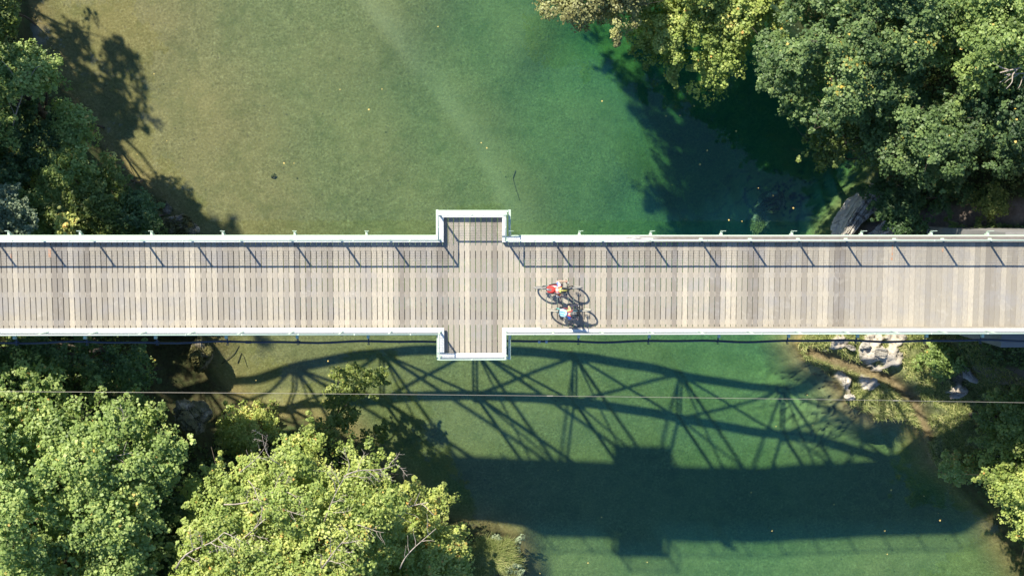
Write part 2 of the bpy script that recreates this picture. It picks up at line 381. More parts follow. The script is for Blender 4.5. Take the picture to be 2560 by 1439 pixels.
# trodden path on the right bank
pd_, _ = polyd(P, [(2190, 600), (2290, 570), (2400, 545), (2520, 530), (2700, 500), (3000, 420)], -7.5)
pd2, _ = polyd(P, [(2430, 975), (2500, 955), (2620, 945), (2900, 930)], -7.0)
pathm = np.clip(np.exp(-(pd_ / 0.55) ** 4) + np.exp(-(pd2 / 0.5) ** 4), 0, 1)
m, nt, out = mat_new("river_ground"); M['ground'] = m
tcg = N(nt, "TexCoord").outputs["Object"]
peb = noise(nt, 9, 7, 0.72); peb2 = noise(nt, 2.2, 5, 0.6); big = noise(nt, 0.35, 4, 0.6)
vor = N(nt, "TexVoronoi", i_Scale=5.5); L(nt, tcg, vor.inputs[0])
speck = noise(nt, 13, 4, 0.65)
bed = ramp(nt, peb, [(0.30, (0.093, 0.072, 0.027)), (0.46, (0.206, 0.163, 0.068)), (0.58, (0.272, 0.215, 0.095)), (0.74, (0.383, 0.357, 0.183))])
bed = mixc(nt, mth(nt, 'MULTIPLY', ramp(nt, peb2, [(0.35, (1, 1, 1)), (0.6, (0, 0, 0))]), 0.45), bed, (0.126, 0.107, 0.036))
bed = mixc(nt, mth(nt, 'MULTIPLY', ramp(nt, big, [(0.4, (0, 0, 0)), (0.65, (1, 1, 1))]), 0.4), bed, (0.292, 0.215, 0.091))
bed = mixc(nt, mth(nt, 'MULTIPLY', ramp(nt, speck, [(0.66, (0, 0, 0)), (0.72, (1, 1, 1))]), 0.55), bed, (0.383, 0.357, 0.293))
bed = mixc(nt, mth(nt, 'MULTIPLY', ramp(nt, speck, [(0.27, (1, 1, 1)), (0.33, (0, 0, 0))]), 0.7), bed, (0.04, 0.035, 0.018))
alg = noise(nt, 0.9, 6, 0.7)
bed = mixc(nt, mth(nt, 'MULTIPLY', ramp(nt, alg, [(0.50, (0, 0, 0)), (0.66, (1, 1, 1))]), 0.42), bed, (0.11, 0.11, 0.035))
vb = N(nt, "TexVoronoi", i_Scale=1.3); L(nt, tcg, vb.inputs[0])
bed = mixc(nt, mth(nt, 'MULTIPLY', ramp(nt, vb.outputs["Distance"], [(0.045, (1, 1, 1)), (0.085, (0, 0, 0))]), 0.55), bed, (0.08, 0.058, 0.036))
bed = mixc(nt, mth(nt, 'MULTIPLY', attr(nt, "sandbar"), 0.45), bed, (0.345, 0.291, 0.165))
rockc = ramp(nt, noise(nt, 1.7, 7, 0.7), [(0.3, (0.133, 0.116, 0.049)), (0.5, (0.292, 0.244, 0.11)), (0.7, (0.383, 0.349, 0.171))])
rockc = mixc(nt, attr(nt, "gully"), rockc, (0.047, 0.041, 0.024))
bed = mixc(nt, attr(nt, "rock"), bed, rockc)
soil = ramp(nt, noise(nt, 3.5, 8, 0.75), [(0.3, (0.030, 0.028, 0.014)), (0.48, (0.050, 0.055, 0.022)), (0.6, (0.055, 0.085, 0.026)), (0.75, (0.10, 0.11, 0.05))])
sand = ramp(nt, noise(nt, 7, 8, 0.7), [(0.3, (0.085, 0.065, 0.035)), (0.5, (0.20, 0.155, 0.08)), (0.72, (0.31, 0.25, 0.145))])
lime = ramp(nt, noise(nt, 5, 8, 0.75), [(0.36, (0.16, 0.14, 0.09)), (0.45, (0.44, 0.385, 0.31)), (0.6, (0.58, 0.52, 0.43)), (0.75, (0.70, 0.64, 0.55))])
pathc = ramp(nt, noise(nt, 6, 6, 0.7), [(0.3, (0.11, 0.09, 0.075)), (0.7, (0.24, 0.20, 0.165))])
lnd = mixc(nt, attr(nt, "sandy"), soil, sand)
grassy = ramp(nt, noise(nt, 6, 7, 0.75), [(0.32, (0.07, 0.08, 0.03)), (0.5, (0.17, 0.19, 0.075)), (0.7, (0.30, 0.30, 0.15))])
lnd = mixc(nt, mth(nt, 'MULTIPLY', attr(nt, "head"), mth(nt, 'SUBTRACT', 1.0, attr(nt, "sandy"))), lnd, grassy)
lnd = mixc(nt, attr(nt, "white"), lnd, lime)
lnd = mixc(nt, attr(nt, "path"), lnd, pathc)
col = mixc(nt, attr(nt, "land"), bed, lnd)
hgt = mth(nt, 'ADD', peb, mth(nt, 'MULTIPLY', vor.outputs["Distance"], 0.35))
finish(nt, out, col, 0.9, 0.15, 0, hgt, 0.7, 0.045)
g_ = meshobj("ground", np.stack([GX.ravel(), GY.ravel(), tz], 1), q, m, None, True,
             {"sandbar": np.clip(sandbar, 0, 1), "land": land, "sandy": sandy, "head": hdl, "white": white, "rock": rockm, "gully": np.clip(tgul * 1.6, 0, 1) * np.clip(tsh * 1.8, 0, 1), "path": pathm * land})
tag(g_, kind='structure')

m, nt, out = mat_new("river_water"); M['water'] = m
tcw = N(nt, "TexCoord").outputs["Object"]
rip = noise(nt, 1.6, 3, 0.5); rip2 = noise(nt, 7, 2, 0.5)
bmp = N(nt, "Bump"); bmp.inputs["Strength"].default_value = 0.10; bmp.inputs["Distance"].default_value = 0.03
L(nt, mth(nt, 'ADD', rip, mth(nt, 'MULTIPLY', rip2, 0.12)), bmp.inputs["Height"])
geo = N(nt, "NewGeometry"); dt = N(nt, "VectorMath", operation='DOT_PRODUCT'); L(nt, geo.outputs["Incoming"], dt.inputs[0]); L(nt, bmp.outputs[0], dt.inputs[1])
cosv = mth(nt, 'ABSOLUTE', dt.outputs["Value"])                       # Schlick reflectance of water, the same from both sides
frs = mth(nt, 'ADD', 0.042, mth(nt, 'MULTIPLY', mth(nt, 'POWER', mth(nt, 'SUBTRACT', 1.0, cosv, True), 5.0), 0.95), True)
gl = N(nt, "BsdfGlossy"); gl.inputs["Roughness"].default_value = 0.02; L(nt, bmp.outputs[0], gl.inputs["Normal"])
tr = N(nt, "BsdfTransparent"); mx = N(nt, "MixShader")
L(nt, frs, mx.inputs[0]); L(nt, tr.outputs[0], mx.inputs[1]); L(nt, gl.outputs[0], mx.inputs[2]); L(nt, mx.outputs[0], out.inputs["Surface"])
ab = N(nt, "VolumeAbsorption"); ab.inputs["Color"].default_value = (0.735, 0.935, 0.868, 1); ab.inputs["Density"].default_value = 1.0
vs_ = N(nt, "VolumeScatter"); vs_.inputs["Color"].default_value = (0.08, 0.52, 1.0, 1); vs_.inputs["Density"].default_value = 0.032
av = N(nt, "AddShader"); L(nt, ab.outputs[0], av.inputs[0]); L(nt, vs_.outputs[0], av.inputs[1]); L(nt, av.outputs[0], out.inputs["Volume"])
wb = MB().box(-165, 165, -165, 165, -26, WZ)
tag(wb.build("water", m), kind='structure')
# ------------------------------------------------------------------ footbridge
CY = -3.43                                        # centre line of the bridge
X0, X1 = -31.0, 26.0
bridge = empty("footbridge", (0, CY, 0), "long timber-decked footbridge with pale green steel railings and two square viewing bays over the river", "footbridge")
def bp(mb, name, mat, parent=None, **k):
    o = mb.build(name, mat, parent or bridge, **k)
    if parent is None: o.location = (0, -CY, 0)
    return o
DKN, DKS = -1.60, -5.14                            # deck edges
BX0, BX1, BN, BS = -1.98, 0.52, -0.70, -6.16       # viewing bay outline
PITCH = 0.2075; GAP0 = float(at(1311.9, 700, 0)[0])
mb = MB(); k0 = int((X0 - GAP0) / PITCH); k1 = int((X1 - GAP0) / PITCH)
tone = 0.5
for k in range(k0, k1):
    x = GAP0 + k * PITCH; g = (0.0115 + 0.003 * random.random()) * (1 - .78 * min(1, max(0, (x - 7.5) / 9)))
    tone = min(1, max(0, 0.5 + 0.35 * (tone - 0.5) + random.gauss(0, 0.27)))
    inb = BX0 + .1 < x + PITCH / 2 < BX1 - .05
    jy = random.uniform(-.01, .01); jz = random.uniform(-.003, .003)
    mb.box(x + g, x + PITCH - g, (BS if inb else DKS) + jy, (BN if inb else DKN) + jy, -0.07, jz, tone, 0.004)
bp(mb, "deck_planks", M['wood'], attr="a")
mb = MB()
for y in (CY + 1.60, CY + 0.41, CY - 0.32, CY - 1.38):    # joists showing between the boards
    pass
for py in (620, 688, 735.5, 805.5):
    y = float(at(1100, py, 0)[1]); mb.box(X0, X1, y - .098, y + .098, -0.29, -0.010)
bp(mb, "joist", M['stringer'])
for px, py, w, h in ((124, 632, .10, .16), (54 / 1 - 27, 640, .05, .08), (2231, 625, .05, .20), (2229, 646, .07, .07), (2357, 625, .05, .06)):
    c_ = at(px, py, 0); bp(MB().box(c_[0] - w / 2, c_[0] + w / 2, c_[1] - h, c_[1] + h, -0.01, 0.0065), "stain", M['stain'])
# kerbs
KH = 0.215; ZB = 0.13
def kerb(segs):
    mb = MB()
    for x0, x1, y0, y1, greyf in segs:
        n = max(1, int(round(max(x1 - x0, y1 - y0) / 4.0)))
        for i in range(n):
            if x1 - x0 > y1 - y0:
                a, b = x0 + (x1 - x0) * i / n, x0 + (x1 - x0) * (i + 1) / n; mb.box(a + .003, b - .003, y0, y1, ZB if y0 < CY else 0.012, KH + random.uniform(-.004, .004), greyf, .008)
            else:
                a, b = y0 + (y1 - y0) * i / n, y0 + (y1 - y0) * (i + 1) / n; mb.box(x0, x1, a + .003, b - .003, ZB if y0 < CY else 0.012, KH + random.uniform(-.004, .004), greyf, .008)
    return mb
KN0, KN1 = -1.795, -1.575; KS0, KS1 = -5.225, -5.035
bp(kerb([(X0, BX0 + .16, KN0, KN1, 1)]), "kerb", M['kerb'], attr="a")
bp(kerb([(BX1 - .14, X1, KN0, KN1, 1)]), "kerb", M['kerb'], attr="a")
bp(kerb([(X0, BX0 + .16, KS0, KS1, 0)]), "kerb", M['kerb'], attr="a")
bp(kerb([(BX1 - .14, 1.85, KS0, KS1, 0), (1.85, X1, KS0, KS1 - .055, 0)]), "kerb", M['kerb'], attr="a")
mb = MB(); mb.box(1.86, X1, KS1 - .053, KS1, 0.012, .12, .3, .005)
bp(mb, "kerb_board", M['wood'], attr="a")
bp(kerb([(BX0 - .08, BX1 + .03, -.86, -.62, 0), (BX0 - .08, BX0 + .16, KN1 + .002, -.862, 0), (BX1 - .14, BX1 + .03, KN1 + .002, -.862, 0)]), "kerb", M['kerb'], attr="a")
bp(kerb([(BX0 - .08, BX1 + .03, -6.19, -6.01, 0), (BX0 - .08, BX0 + .16, -6.008, KS0 - .002, 0), (BX1 - .14, BX1 + .03, -6.008, KS0 - .002, 0)]), "kerb", M['kerb'], attr="a")
# outer steel channels
mb = MB()
for s in (1, -1):
    ye = CY + s * 1.90; yi = CY + s * 1.84
    for a, b in ((X0, BX0 - .1), (BX1 + .2, X1)):
        mb.box(a, b, min(ye, yi), max(ye, yi), -0.15, -0.02); mb.box(a, b, min(ye, yi) - (.0 if s > 0 else .0), max(ye, yi) + .0, -0.015, 0.02)
        yb = CY + s * 1.62; mb.box(a, b, min(yb, ye), max(yb, ye), -0.17, -0.153)
bp(mb, "edge_channel", M['steel'])
for s in (1, -1):
    mb = MB(); yo = CY + s * 2.80
    mb.box(BX0 - .12, BX1 + .10, yo - .04, yo + .04, -0.14, -0.01)
    for x in (BX0 - .10, BX1 + .14):
        ya_, yb_ = sorted((CY + s * 1.84, CY + s * 2.86)); mb.box(x - .04, x + .05, ya_, yb_, -0.15, -0.035)
    for x in (-1.3, -.73, -.16): 
        ya_, yb_ = sorted((CY + s * 1.2, CY + s * 2.76)); mb.box(x - .05, x + .05, ya_, yb_, -0.17, -0.072)
    bp(mb, "bay_frame", M['steel'])
# cross beams with their small bracket ends
bxs = [float(at(p, 600, -.4)[0]) for p in (32, 209, 386, 563, 741, 919, 1097, 1275, 1447, 1624, 1799, 1974, 2147, 2320, 2460)]
bxs = [bxs[0] - 2.69 * i for i in (4, 3, 2, 1)] + bxs + [bxs[-1] + 2.5]
for i, x in enumerate(bxs):
    mb = MB(); mb.box(x - .07, x + .07, CY - 1.45, CY + 1.2, -0.52, -0.31); mb.box(x - .05, x + .05, CY - 2.06, CY + 1.95, -0.30, -0.175)
    
    mb.box(x - .04, x + .04, CY + 1.905, CY + 2.02, -0.172, -0.06)
    mb.bar((x - .03, CY + 2.06, -.1), (x - .03, CY + 2.06, .16), .02); mb.bar((x - .05, CY + 2.06, .15), (x + .12, CY + 2.06, .15), .018)
    bp(mb, "crossbeam", M['steel'])
# railings: posts, top rail, wire mesh
RH = 1.12
RN, RS, RBN, RBS, RXW, RXE = -1.69, -5.17, -0.745, -6.115, -1.98, 0.50
post_px_l = [-10 - 123 * i for i in range(5, 0, -1)]
def px2x(p, py, z): return float(at(p, py, z)[0])
xl = [float(at(p, 606, 0.1)[0]) for p in (111.5, 236, 359, 480.5, 603, 729, 853, 975)]
stp = (xl[-1] - xl[0]) / 7
xl = [xl[0] - stp * i for i in range(7, 0, -1)] + xl
xr = [float(at(p, 606, 0.1)[0]) for p in (1381, 1503, 1627, 1750, 1872, 1992, 2111, 2232, 2352, 2470)]
xr = xr + [xr[-1] + 1.82 * i for i in (1, 2, 3)]
def railing(pts, posts, nrm):
    R = empty("railing", (0, -CY, 0)); R.parent = bridge; R.location = (0, -CY, 0)
    rail = MB().tube([(x, y, RH) for x, y in pts], 0.026, 8)
    for (x, y), (x2, y2) in zip(pts[:-1], pts[1:]):
        ln = math.hypot(x2 - x, y2 - y); n = max(1, int(ln / 2.0))
        for i in range(n):
            t_ = (i + .5) / n; rail.lathe([(0, -.03), (.032, -.03), (.032, .03), (0, .03)], (x + (x2 - x) * t_, y + (y2 - y) * t_, RH), 'x' if abs(x2 - x) > abs(y2 - y) else 'y', 8)
    rail.build("handrail", M['steel'], R, True)
    wm = MB()
    for (x, y), (x2, y2) in zip(pts[:-1], pts[1:]):
        ln = math.hypot(x2 - x, y2 - y); n = int(ln / .05); dx, dy = (x2 - x) / ln, (y2 - y) / ln
        for i in range(1, n):
            cx, cy_ = x + dx * ln * i / n, y + dy * ln * i / n; wm.bar((cx, cy_, KH + .05), (cx, cy_, RH - .03), .004)
        for z in np.arange(KH + .06, RH - .03, .1): wm.bar((x, y, z), (x2, y2, z), .004)
    wm.build("wire_mesh", M['galv'], R)
    for x, y, ax in posts:
        pm = MB()
        if ax == 'x': pm.box(x - .035, x + .035, y - .015, y + .015, KH, RH - .01); pm.box(x - .07, x + .07, y - .055, y + .055, KH + .002, KH + .014); pm.box(x - .05, x + .05, y - .02, y + .02, RH - .06, RH - .035)
        else: pm.box(x - .015, x + .015, y - .035, y + .035, KH, RH - .01); pm.box(x - .055, x + .055, y - .07, y + .07, KH + .002, KH + .014); pm.box(x - .02, x + .02, y - .05, y + .05, RH - .06, RH - .035)
        pm.build("post", M['steel'], R)
    return R
railing([(X0, RN), (RXW, RN)], [(x, RN, 'x') for x in xl] + [(RXW, RN, 'x')], 1)
railing([(RXW, RN), (RXW, RBN), (RXE, RBN), (RXE, RN)], [(RXW, RBN, 'x'), (RXE, RBN, 'x')], 1)
railing([(RXE, RN), (X1, RN)], [(RXE, RN, 'x')] + [(x, RN, 'x') for x in xr], 1)
railing([(X0, RS), (RXW, RS)], [(x, RS, 'x') for x in xl] + [(RXW, RS, 'x')], -1)
railing([(RXW, RS), (RXW, RBS), (RXE, RBS), (RXE, RS)], [(RXW, RBS, 'x'), (RXE, RBS, 'x')], -1)
railing([(RXE, RS), (X1, RS)], [(RXE, RS, 'x')] + [(x, RS, 'x') for x in xr], -1)
# trusses below the deck: sagging lower chord
def chz(x): return min(-1.2, -6.8 + (x + 3.2) ** 2 * (0.0108 if x > -3.2 else 0.0128))
TY = (CY + 1.12, CY - 1.2)
nodes = [-4.55 + 4.72 * i for i in range(-5, 6)]
ci = 5
for y in TY:
    tm = MB()
    tm.box(X0, X1 - 4, y - .14, y + .14, -0.62, -0.42)
    xs = np.linspace(nodes[0] - 2.4, nodes[-1] + 1.6, 40)
    for a, b in zip(xs[:-1], xs[1:]): tm.bar((a, y, chz(a)), (b + .02, y, chz(b)), .30, .22)
    for i, x in enumerate(nodes):
        tm.bar((x, y, chz(x)), (x, y, -.5), .15, .10); tm.box(x - .3, x + .3, y - .05, y + .05, chz(x) - .05, chz(x) + .38)
        j = i + 1 if i <= ci else i - 1
        if 0 <= j < len(nodes): tm.bar((x, y, chz(x)), (nodes[j], y, -.5), .14, .10)
    bp(tm, "truss", M['truss'])
bm_ = MB()
for i, x in enumerate(nodes):
    z = chz(x); bm_.bar((x - .09, TY[0], z), (x - .09, TY[1], z), .07); bm_.bar((x + .09, TY[0], z), (x + .09, TY[1], z), .07)
    for t_ in np.linspace(0, 1, 9)[:-1]:
        y_ = TY[0] + (TY[1] - TY[0]) * t_; y2_ = TY[0] + (TY[1] - TY[0]) * (t_ + .125); bm_.bar((x - .09, y_, z), (x + .09, y2_, z), .03)
    bm_.bar((x, TY[0], z), (x, TY[1], -.9), .07); bm_.bar((x, TY[1], z), (x, TY[0], -.9), .07)
    if i < len(nodes) - 1:
        x2 = nodes[i + 1]; z2 = chz(x2)
        bm_.bar((x, TY[0], z), (x2, TY[1], z2), .09); bm_.bar((x, TY[1], z), (x2, TY[0], z2), .09)
bp(bm_, "cross_bracing", M['truss'])
ab_ = MB(); ab_.box(20.2, 26.5, CY - 2.6, CY + 1.96, -9, -1.25)
bp(ab_, "abutment", M['concrete'])
ab_ = MB(); ab_.box(-33, -30.2, CY - 2.6, CY + 2.6, -9, -1.25); bp(ab_, "abutment", M['concrete'])

# ------------------------------------------------------------------ pipe slung along the south side
pipe = empty("water_pipe", (0, -5.66, -0.5), "dark blue pipe slung in clamps along the shaded south side of the footbridge", "pipe")
pts = []
for x in np.arange(X0, X1, .45):
    sag = 0.03 * math.sin(x * 1.1) + 0.02 * math.sin(x * 2.3 + 1); pts.append((x, sag * .9, sag * .5))
MB().tube(pts, 0.045, 10).build("pipe_run", M['pipe'], pipe, True)
for px in (1355 - 16, ):
    pass
c0 = float(at(1357, 855, -.5)[0])
for dx in (-.14, .14): MB().lathe([(0, -.045), (.068, -.045), (.068, .045), (0, .045)], (c0 + dx, 0.0, 0), 'x', 12).build("sleeve", M['clamp'], pipe)
c1 = float(at(621, 855, -.5)[0]); mb = MB()
mb.lathe([(0, -.10), (.06, -.10), (.06, .10), (0, .10)], (c1, 0, 0), 'x', 12); mb.build("sleeve", M['pipe'], pipe)
for i, x in enumerate(bxs):
    mb = MB(); mb.bar((x, .30, .12), (x, -.02, .12), .05, .03); mb.bar((x, -.02, .13), (x, -.02, -.08), .03)
    mb.lathe([(.046, -.02), (.06, -.02), (.06, .02), (.046, .02)], (x, 0, 0), 'x', 12, close=True)
    mb.bar((x - .09, .05, .13), (x + .09, .05, .13), .03); mb.bar((x - .05, -.08, .10), (x + .05, -.08, .10), .035)
    mb.build("clamp", M['pipe'], pipe)
# thin wire strung across the river
p0, p1, p2 = [Vector(at(*p, 0.25)) for p in ((-900, 972), (1280, 985.5), (2560, 1004))]
dirv = (p2 - p1).normalized()
pts = []
for t_ in np.linspace(0, 1, 60):
    x = -40 + 85 * t_; 
    px_ = 1280 + (x) * 66.4
    y = float(at(px_, 979.0 + 0.0058 * (px_ - 240) + 2.2e-6 * (px_ - 240) ** 2, 0.25)[1]); pts.append((x, y, 0.25))
cab = MB().tube([(x, y - pts[30][1], z - .25) for x, y, z in pts], 0.0085, 6)
c = empty("overhead_wire", (0, pts[30][1], 0.25), "thin bare wire strung straight across the river below the footbridge's south side", "wire")
cab.build("wire_strand", M['cable'], c, True)
for xx in (2.2, 15.5): mb = MB().lathe([(0, -.12), (.02, -.12), (.02, .12), (0, .12)], (xx, np.interp(xx, [p[0] for p in pts], [p[1] for p in pts]) - pts[30][1], 0), 'x', 8); mb.build("splice", M['cable'], c)
# ------------------------------------------------------------------ bicycles and riders
def metal(name, col, rough=0.35): return simple(name, col, rough, 0.5, 0.0, 0.08, 8, 0.3)
M['tyre'] = simple("tyre_rubber", (0.30, 0.285, 0.25), 0.85, 0.2)
M['tyre_tan'] = simple("tan_tyre_rubber", (0.42, 0.39, 0.31), 0.85, 0.2)
M['black'] = simple("black_parts", (0.02, 0.02, 0.022), 0.45, 0.4)
M['steelbare'] = simple("bare_metal", (0.5, 0.5, 0.5), 0.3, 0.5, 0.9)
M['dkframe'] = metal("dark_teal_frame", (0.03, 0.07, 0.08))
M['teal'] = metal("turquoise_frame", (0.10, 0.46, 0.42))
M['white_pl'] = metal("white_plastic", (0.75, 0.77, 0.76))
def ik(a, b, l1, l2, bend):
    a, b, bend = Vector(a), Vector(b), Vector(bend); d = b - a; L_ = min(d.length, (l1 + l2) * .999); dn = d.normalized()
    x = (l1 * l1 - l2 * l2 + L_ * L_) / (2 * L_); h = math.sqrt(max(0, l1 * l1 - x * x)); pb = (bend - dn * bend.dot(dn)).normalized()
    return a + dn * x + pb * h

def make_bike(name, loc, label, frame_mat, tyre_mat, R=.36, WB=1.14, s=1.0, crank=0.3):
    B = empty(name, loc, label, "bicycle", "bicycles ridden across the footbridge")
    ra, fa = Vector((-.44 * WB / 1.14, 0, R)), Vector((.70 * WB / 1.14, 0, R))
    bb = Vector((0, 0, .34)); st = Vector((-.16 * s, 0, .78 * s)); ht = Vector((.40 * WB / 1.14, 0, .93 * s)); hb = Vector((.45 * WB / 1.14, 0, .80 * s))
    f = MB(); f.tube([ht + Vector((-.02, 0, -.04)), st + Vector((.02, 0, -.02))], .019, 10); f.tube([hb, (hb + bb) / 2 + Vector((0, 0, -.01)), bb], .027, 10)
    f.tube([bb, st], .018, 10); f.tube([hb, ht], .025, 10)
    for y in (1, -1):
        f.tube([bb + Vector((0, .03 * y, 0)), bb + Vector((-.12, .055 * y, 0)), ra + Vector((0, .07 * y, 0))], .011, 8)
        f.tube([st + Vector((0, .02 * y, -.06)), (st + ra) / 2 + Vector((0, .05 * y, 0)), ra + Vector((0, .07 * y, 0))], .009, 8)
    f.tube([bb + Vector((0, -.04, 0)), bb + Vector((0, .04, 0))], .026, 12)
    f.build("frame", frame_mat, B, True)
    fk = MB(); 
    for y in (1, -1): fk.tube([hb + Vector((.005, .055 * y, -.03)), fa + Vector((0, .058 * y, 0))], [.019, .013], 10)
    fk.tube([hb + Vector((.005, -.06, -.03)), hb + Vector((.005, .06, -.03))], .022, 10); fk.tube([hb + Vector((0, 0, -.03)), hb], .024, 10)
    fk.build("fork", M['black'], B, True)
    for c in (ra, fa):
        w = empty("wheel", c); w.parent = B; w.location = c
        t = MB(); pts = [((R - .031) * math.cos(a), 0, (R - .031) * math.sin(a)) for a in np.linspace(0, 2 * math.pi, 49)[:-1]]
        t.tube(pts, .033, 10, closed=True)
        for k in range(96):            # tread knobs
            a = 2 * math.pi * k / 96
            for yy in (-.014, .006):
                p = Vector((math.cos(a), 0, math.sin(a))); q = Vector((-math.sin(a), 0, math.cos(a))); c0 = p * (R - .002) + Vector((0, yy + .004, 0))
                t.bar(c0 - q * .006, c0 + q * .006, .011, .006, upv=p)
        t.build("tyre", tyre_mat, w, True)
        r_ = MB().lathe([(R - .057, -.013), (R - .045, -.014), (R - .045, .014), (R - .057, .013)], (0, 0, 0), 'y', 48, close=True); r_.build("rim", M['black'], w, True)
        sp = MB()
        for k in range(28):
            a = 2 * math.pi * k / 28; b_ = a + (.35 if k % 2 else -.35); yy = .03 if (k // 2) % 2 else -.03
            sp.tube([(.028 * math.cos(b_), yy, .028 * math.sin(b_)), ((R - .05) * math.cos(a), 0, (R - .05) * math.sin(a))], .0012, 4)
        sp.build("spokes", M['steelbare'], w)
        hbm = MB().lathe([(0, -.062), (.008, -.062), (.016, -.045), (.032, -.034), (.018, -.025), (.018, .025), (.032, .034), (.016, .045), (.008, .062), (0, .062)], (0, 0, 0), 'y', 16)
        hbm.build("hub", M['black'], w, True)
        dsc = MB().lathe([(.06, .040), (.085, .040), (.085, .043), (.06, .043)], (0, 0, 0), 'y', 28, close=True)
        for k in range(5):
            a = 2 * math.pi * k / 5; dsc.bar((.02 * math.cos(a), .0415, .02 * math.sin(a)), (.062 * math.cos(a + .3), .0415, .062 * math.sin(a + .3)), .008, .003)
        dsc.build("brake_disc", M['steelbare'], w)
    cs = MB().lathe([(.02, -.052), (.055, -.046), (.055, -.04), (.04, -.036), (.045, -.03), (.02, -.028)], ra, 'y', 20, close=True); cs.build("cassette", M['steelbare'], B, True)
    dr = MB(); dr.bar(ra + Vector((.0, -.065, -.02)), ra + Vector((.04, -.065, -.13)), .02, .03); dr.lathe([(.0, -.01), (.022, -.01), (.022, .01), (0, .01)], ra + Vector((.04, -.06, -.13)), 'y', 10); dr.lathe([(.0, -.01), (.022, -.01), (.022, .01), (0, .01)], ra + Vector((.03, -.06, -.06)), 'y', 10); dr.build("derailleur", M['black'], B)
    # handlebar
    bc = ht + Vector((.045, 0, .075)); wdt = .345 * s
    hbr = MB(); hbr.tube([bc + Vector((-.055, wdt, .012)), bc + Vector((-.02, wdt * .5, .012)), bc + Vector((0, .06, 0)), bc + Vector((0, -.06, 0)), bc + Vector((-.02, -wdt * .5, .012)), bc + Vector((-.055, -wdt, .012))], .0145, 10)
    hbo = hbr.build("handlebar", M['black'], B, True)
    stm = MB().tube([ht + Vector((-.01, 0, -.01)), ht + Vector((-.01, 0, .06))], .021, 10).tube([ht + Vector((-.01, 0, .045)), bc], .02, 10); stm.build("stem", M['black'], B, True)
    for y in (1, -1):
        g = MB().tube([bc + Vector((-.058, (wdt + .005) * y, .012)), bc + Vector((-.04, (wdt - .13) * y, .012))], .018, 10); g.build("grip", M['black'], hbo, True)
        lv = MB().tube([bc + Vector((-.02, (wdt - .15) * y, .01)), bc + Vector((.03, (wdt - .11) * y, -.005)), bc + Vector((.02, (wdt - .03) * y, -.012))], [.008, .006, .004], 6); lv.build("brake_lever", M['steelbare'], hbo, True)
    cbl = MB()
    for y in (1, -1): cbl.tube([bc + Vector((-.02, (wdt - .15) * y, .0)), bc + Vector((.09, .10 * y, .04)), bc + Vector((.10, .02 * y, -.05)), hb + Vector((.03, 0.02 * y, 0))], .0035, 6)
    cbl.build("brake_cable", M['black'], hbo, True)
    # seat
    sc_ = st + Vector((-.045, 0, .14 * s)); MB().tube([st + Vector((.0, 0, -.03)), sc_ + Vector((0, 0, -.03))], .015, 10).build("seatpost", M['black'], B, True)
    sd_ = MB(); vs = []
    prof = [(-.15, .015, -.01), (-.14, .065, 0), (-.10, .075, .008), (-.04, .06, .0), (.03, .026, -.004), (.10, .02, -.004), (.135, .012, -.012)]
    for x, hw, zz in prof: vs += [(x, -hw, zz - .03), (x, -hw, zz - .005), (x, -hw * .5, zz + .008), (x, hw * .5, zz + .008), (x, hw, zz - .005), (x, hw, zz - .03)]
    fs = [(i * 6 + k, i * 6 + (k + 1) % 6, i * 6 + 6 + (k + 1) % 6, i * 6 + 6 + k) for i in range(6) for k in range(6)] + [(0, 1, 2, 3, 4, 5), (41, 40, 39, 38, 37, 36)]
    sd_.add([tuple(sc_ + Vector(v)) for v in vs], fs); sd_.build("saddle", M['black'], B, True)
    # cranks
    ca = crank; ck = MB(); cdx, cdz = .172 * math.cos(ca), .172 * math.sin(ca)
    ck.lathe([(.04, -.052), (.075, -.050), (.082, -.048), (.075, -.045), (.04, -.043)], bb, 'y', 32, close=True)
    ck.bar(bb + Vector((0, .062, 0)), bb + Vector((cdx, .075, cdz)), .025, .014); ck.bar(bb + Vector((0, -.062, 0)), bb + Vector((-cdx, -.075, -cdz)), .025, .014)
    ck.tube([bb + Vector((0, -.07, 0)), bb + Vector((0, .07, 0))], .012, 10)
    for k in range(4): ck.bar(bb + Vector((0, -.047, 0)), bb + Vector((.06 * math.cos(k * 1.571), -.047, .06 * math.sin(k * 1.571))), .014, .006)
    cko = ck.build("crankset", M['black'], B)
    peds = []
    for y, sg in ((1, 1), (-1, -1)):
        pc = bb + Vector((cdx * sg, .125 * y, cdz * sg)); p_ = MB(); p_.box(pc.x - .05, pc.x + .05, pc.y - .045, pc.y - .035, pc.z - .009, pc.z + .009); p_.box(pc.x - .05, pc.x + .05, pc.y + .035, pc.y + .045, pc.z - .009, pc.z + .009)
        for q_ in (-.045, .037): p_.box(pc.x + q_, pc.x + q_ + .01, pc.y - .034, pc.y + .034, pc.z - .008, pc.z + .008)
        p_.tube([pc - Vector((0, .05 * y, 0)), pc + Vector((0, .03 * y, 0))], .008, 8); p_.build("pedal", M['black'], cko); peds.append(pc)
    ch = MB(); th = np.linspace(0, 2 * math.pi, 2)
    top = [(bb.x, -.047, bb.z + .079), (ra.x, -.045, ra.z + .05), (ra.x - .045, -.045, ra.z), (ra.x + .0, -.055, ra.z - .06), (ra.x + .05, -.06, ra.z - .15), (bb.x, -.047, bb.z - .079), (bb.x + .079, -.047, bb.z)]
    ch.tube(top, .004, 5, closed=True); ch.build("chain", M['steelbare'], B)
    return B, dict(bc=bc, wdt=wdt, saddle=sc_, peds=peds)

